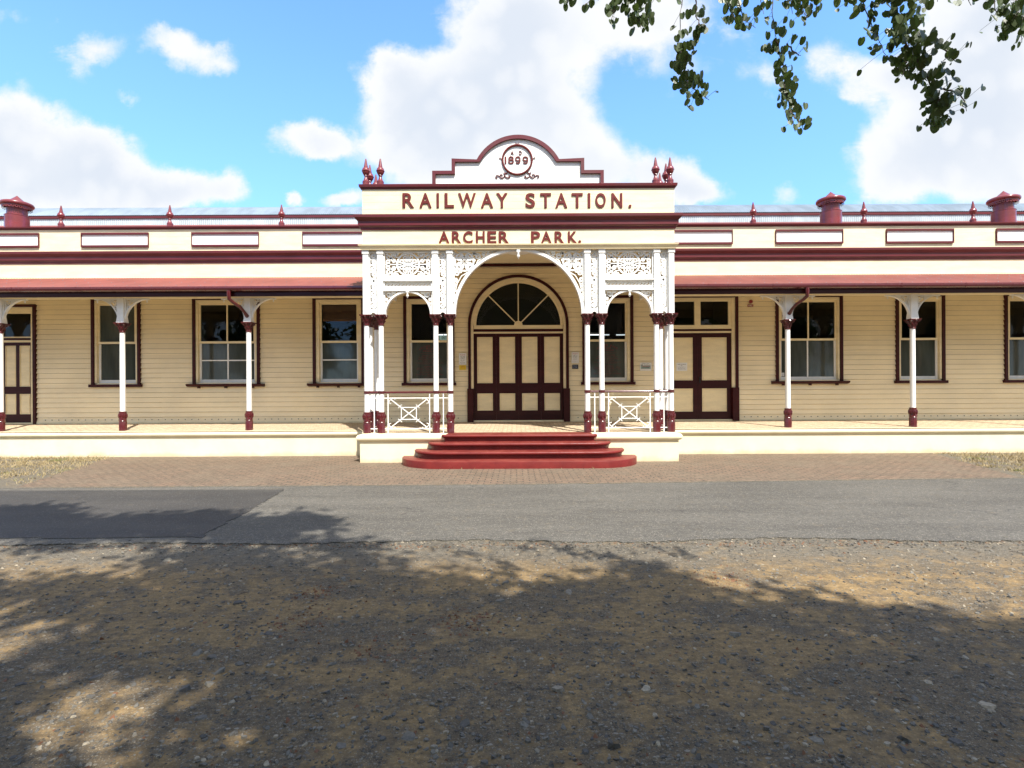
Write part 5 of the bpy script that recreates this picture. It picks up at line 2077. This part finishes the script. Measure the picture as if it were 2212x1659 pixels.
SDX, SDY = SUN.x / SUN.z, SUN.y / SUN.z
lv, lf = [], []
cnt = 0
tries = 0
LO = leaf_outline(1.0, False)
while cnt < 3300 and tries < 90000:
    tries += 1
    gx, gy = npr.uniform(-10, 9), npr.uniform(-1.5, 7.6)
    if gy > .9:
        if abs(gx) > gy * 1.05 + 1.0 and npr.random() < .75:
            continue
        if not shade(*proj(gx, gy)):
            continue
    elif npr.random() < .75:
        continue
    h = npr.uniform(5.6, 9.4) if gy > 4.5 else npr.uniform(5.2, 9.2)
    c = np.array([gx + SDX * h, gy + SDY * h, h])
    # keep the crown itself above the picture
    if c[1] > .2 and c[2] < 1.6 + .80 * c[1] + .35:
        continue
    cnt += 1
    for _ in range(15):
        d = npr.normal(0, 1, 3) * np.array([.17, .13, .17])
        p = c + d
        s = npr.uniform(.09, .15)
        nrm_ = Vector(npr.normal(0, 1, 3) * np.array([.6, .6, .6]) + np.array([.1, -.2, 1.0])).normalized()
        u = nrm_.orthogonal().normalized()
        v = nrm_.cross(u)
        b = len(lv)
        for (a_, b_) in LO:
            q = Vector(p) + u * (a_ * s) + v * (b_ * s)
            lv.append(tuple(q))
        lf.append(tuple(range(b, b + 6)))
build('crown', (lv, lf), 'leaf', tree)
# more trees of the forecourt, mirrored in the window glass
bt = empty('tree', (-9, -15, 0), 'broad leafy tree on the far side of the forecourt, opposite the station', 'tree', 'trees opposite the station')
tm = MB().tube([(-9, -15, -.1), (-9, -15, 1.5), (-8.9, -15, 3.2), (-8.8, -15.1, 6.5)], [.38, .28, .24, .08], 10)
for q in range(5):
    a_ = q * 1.26
    tm.tube([(-8.95, -15, 2.6 + .2 * q), (-9 + 1.6 * math.cos(a_), -15 + 1.6 * math.sin(a_), 4.3), (-9 + 3.2 * math.cos(a_), -15 + 3.2 * math.sin(a_), 6.0)], [.14, .09, .03], 6)
build('trunk', tm, 'bark', bt, smooth=True)
cv, cf = [], []
for _ in range(420):
    d = Vector(npr.normal(0, 1, 3)).normalized() * (npr.random() ** .35)
    c = Vector((-9 + d.x * 5.2, -15 + d.y * 4.2, 5.6 + d.z * 3.9))
    for _k in range(13):
        p = c + Vector(npr.normal(0, .38, 3))
        n_ = Vector(npr.normal(0, 1, 3)).normalized()
        u, s2 = n_.orthogonal().normalized(), npr.uniform(.25, .5)
        v = n_.cross(u)
        b = len(cv)
        cv.extend(tuple(p + u * (a_ * s2) + v * (b_ * s2)) for a_, b_ in LO)
        cf.append(tuple(range(b, b + 6)))
build('crown', (cv, cf), 'leaf', bt)
for (x_, y_, rz_) in ((-19, -13, 1.2), (1, -16, 2.4), (10.5, -14.5, 3.7), (20, -13.5, 5.0), (-29, -10, .6), (30, -11, 4.2)):
    c_ = bt.copy()
    c_.location = (x_, y_, 0)
    c_.rotation_euler = (0, 0, rz_)
    COL.objects.link(c_)
    for ch in list(bt.children):
        d_ = ch.copy()
        COL.objects.link(d_)
        d_.parent = c_
        d_.matrix_parent_inverse = Matrix.Translation(-Vector(bt.location))

# hanging sprays in view at the top right: stem polylines in photo pixels, leaf density, spread
HANG = [([(1260, -160), (1250, -60), (1232, -8), (1226, 8)], 9, 16, 3.0), ([(1300, -160), (1300, -60), (1280, -5), (1262, 12)], 7, 12, 3.0),
        ([(1330, -170), (1325, -50), (1330, 15), (1322, 40)], 12, 18, 2.9), ([(1370, -170), (1365, -50), (1372, 20), (1385, 62)], 17, 22, 2.9), ([(1390, -170), (1388, -50), (1398, 20), (1402, 50)], 12, 14, 2.9),
        ([(1490, -180), (1480, -60), (1470, 30), (1466, 95)], 4, 13, 2.8), ([(1500, -40), (1503, 35), (1515, 60), (1498, 85), (1490, 110)], 10, 11, 2.8), ([(1466, 95), (1478, 140), (1480, 175), (1505, 195), (1532, 216)], 30, 17, 2.8),
        ([(1545, -180), (1552, -60), (1575, 20), (1590, 45)], 9, 14, 3.0), ([(1575, -160), (1590, -30), (1605, 40), (1632, 60)], 11, 14, 3.0),
        ([(1680, -190), (1672, -60), (1668, 25), (1678, 85)], 9, 16, 3.1), ([(1640, -120), (1640, -20), (1650, 30)], 6, 12, 3.1), ([(1678, 85), (1690, 140), (1697, 190), (1705, 230), (1718, 284)], 30, 17, 3.1), ([(1700, 95), (1720, 115), (1730, 120)], 4, 9, 3.1), ([(1705, 240), (1728, 262), (1736, 280)], 3, 6, 3.1),
        ([(1730, -160), (1728, -40), (1735, 20), (1745, 38)], 13, 16, 3.0), ([(1770, -150), (1768, -30), (1765, 15)], 8, 14, 3.0), ([(1700, -150), (1702, -40), (1712, 30)], 9, 15, 3.0),
        ([(1840, -180), (1845, -60), (1868, 20), (1890, 70), (1916, 122)], 20, 12, 2.9), ([(1850, -100), (1838, -30), (1830, 15)], 7, 12, 2.9),
        ([(1930, -200), (1928, -60), (1940, 40), (1960, 100), (1990, 150)], 52, 27, 2.8), ([(1900, -160), (1905, -50), (1925, 10)], 14, 18, 2.8), ([(1990, -180), (1965, -60), (1968, 30), (1985, 90)], 22, 16, 2.8), ([(1980, 130), (2010, 180), (2030, 220), (2040, 270)], 46, 20, 2.8), ([(1955, 90), (1960, 130), (1948, 165)], 12, 15, 2.8), ([(2010, 80), (2050, 115), (2062, 130)], 11, 11, 2.8), ([(2040, 190), (2075, 205), (2088, 240)], 5, 7, 2.8), ([(2025, 230), (2022, 265), (2025, 280)], 8, 9, 2.8),
        ([(2060, -150), (2070, -40), (2098, 12)], 9, 10, 3.0), ([(2120, -170), (2135, -50), (2150, 20), (2165, 35)], 16, 15, 2.9), ([(2190, -170), (2195, -40), (2196, 30), (2180, 70)], 26, 17, 2.9), ([(2225, -150), (2215, -30), (2208, 60), (2207, 92)], 14, 12, 2.9), ([(2015, -120), (2020, -40), (2025, 4)], 5, 9, 2.9), ([(1560, -100), (1580, -30), (1592, 5)], 5, 9, 3.0)]


def sky_pt(x, y, d):
    X, Z = pix(x, y, d)
    return Vector((X, d, Z))


LB = leaf_outline(1.0, True)
for hi, (pts, nl_, spread, dist) in enumerate(HANG):
    pts = list(pts)
    P3 = [sky_pt(x, y, dist + .06 * math.sin(3 * i + hi)) for i, (x, y) in enumerate(pts)]
    top3 = P3[0]
    lead = 2 if pts[0][1] < -20 else 0
    if lead:
        P3 = [Vector((2.2 + (top3.x - 1.6) * .55, .9, 6.0)), Vector((top3.x * .9 + .15, 2.0, 5.0))] + P3
    fine = []
    for i in range(len(P3) - 1):
        for k in range(5):
            t = k / 5
            fine.append(P3[i].lerp(P3[i + 1], t) + Vector(npr.normal(0, .003, 3)))
    fine.append(P3[-1])
    sm = MB()
    n = len(fine)
    sm.tube([tuple(p) for p in fine], [.0055 * (1 - .75 * i / (n - 1)) for i in range(n)], 5)
    lm = MB()
    first_in = lead + next((max(i - 1, 0) for i, p in enumerate(pts) if p[1] > -30), 0)
    i0 = first_in * 5
    px2m = dist / F
    for k in range(int(nl_ * 2.1)):
        t = (k + npr.random()) / (nl_ * 2.1)
        q = fine[min(int(i0 + t * (n - 1 - i0)), n - 1)]
        side = npr.normal(0, spread * .50) * px2m
        c = q + Vector((side, npr.normal(0, .05), npr.normal(-.006, .012)))
        sm.tube([tuple(q), tuple((q + c) / 2 + Vector((0, 0, .008))), tuple(c + Vector((0, 0, .012)))], .0009, 3, False)
        s = npr.uniform(13, 22) * px2m * (1 - .30 * (t > .85))
        face_dir = Vector((npr.normal(0, .55), -1, npr.normal(-.15, .45))).normalized()
        dn = Vector((npr.normal(0, .45), npr.normal(0, .2), -1))
        dn = (dn - face_dir * dn.dot(face_dir)).normalized()
        rt = dn.cross(face_dir)
        fold = npr.uniform(.05, .45)
        b = len(lm.v)
        wx = npr.uniform(.72, 1.0)
        for (x_, y_) in LB:
            lm.v.append(tuple(c + rt * (x_ * s * wx) - dn * (y_ * s) + face_dir * (abs(x_) * s * fold)))
        lm.face([b + j for j in (0, 1, 2, 3, 4, 5, 6, 7)])
        lm.face([b + j for j in (0, 7, 8, 9, 10, 11, 12, 13)])
    ho = build('hanging_branch', sm, 'bark', tree)
    build('foliage', lm, 'leaf', ho)
print('objects', len(SC.objects), 'clusters', cnt, tries)
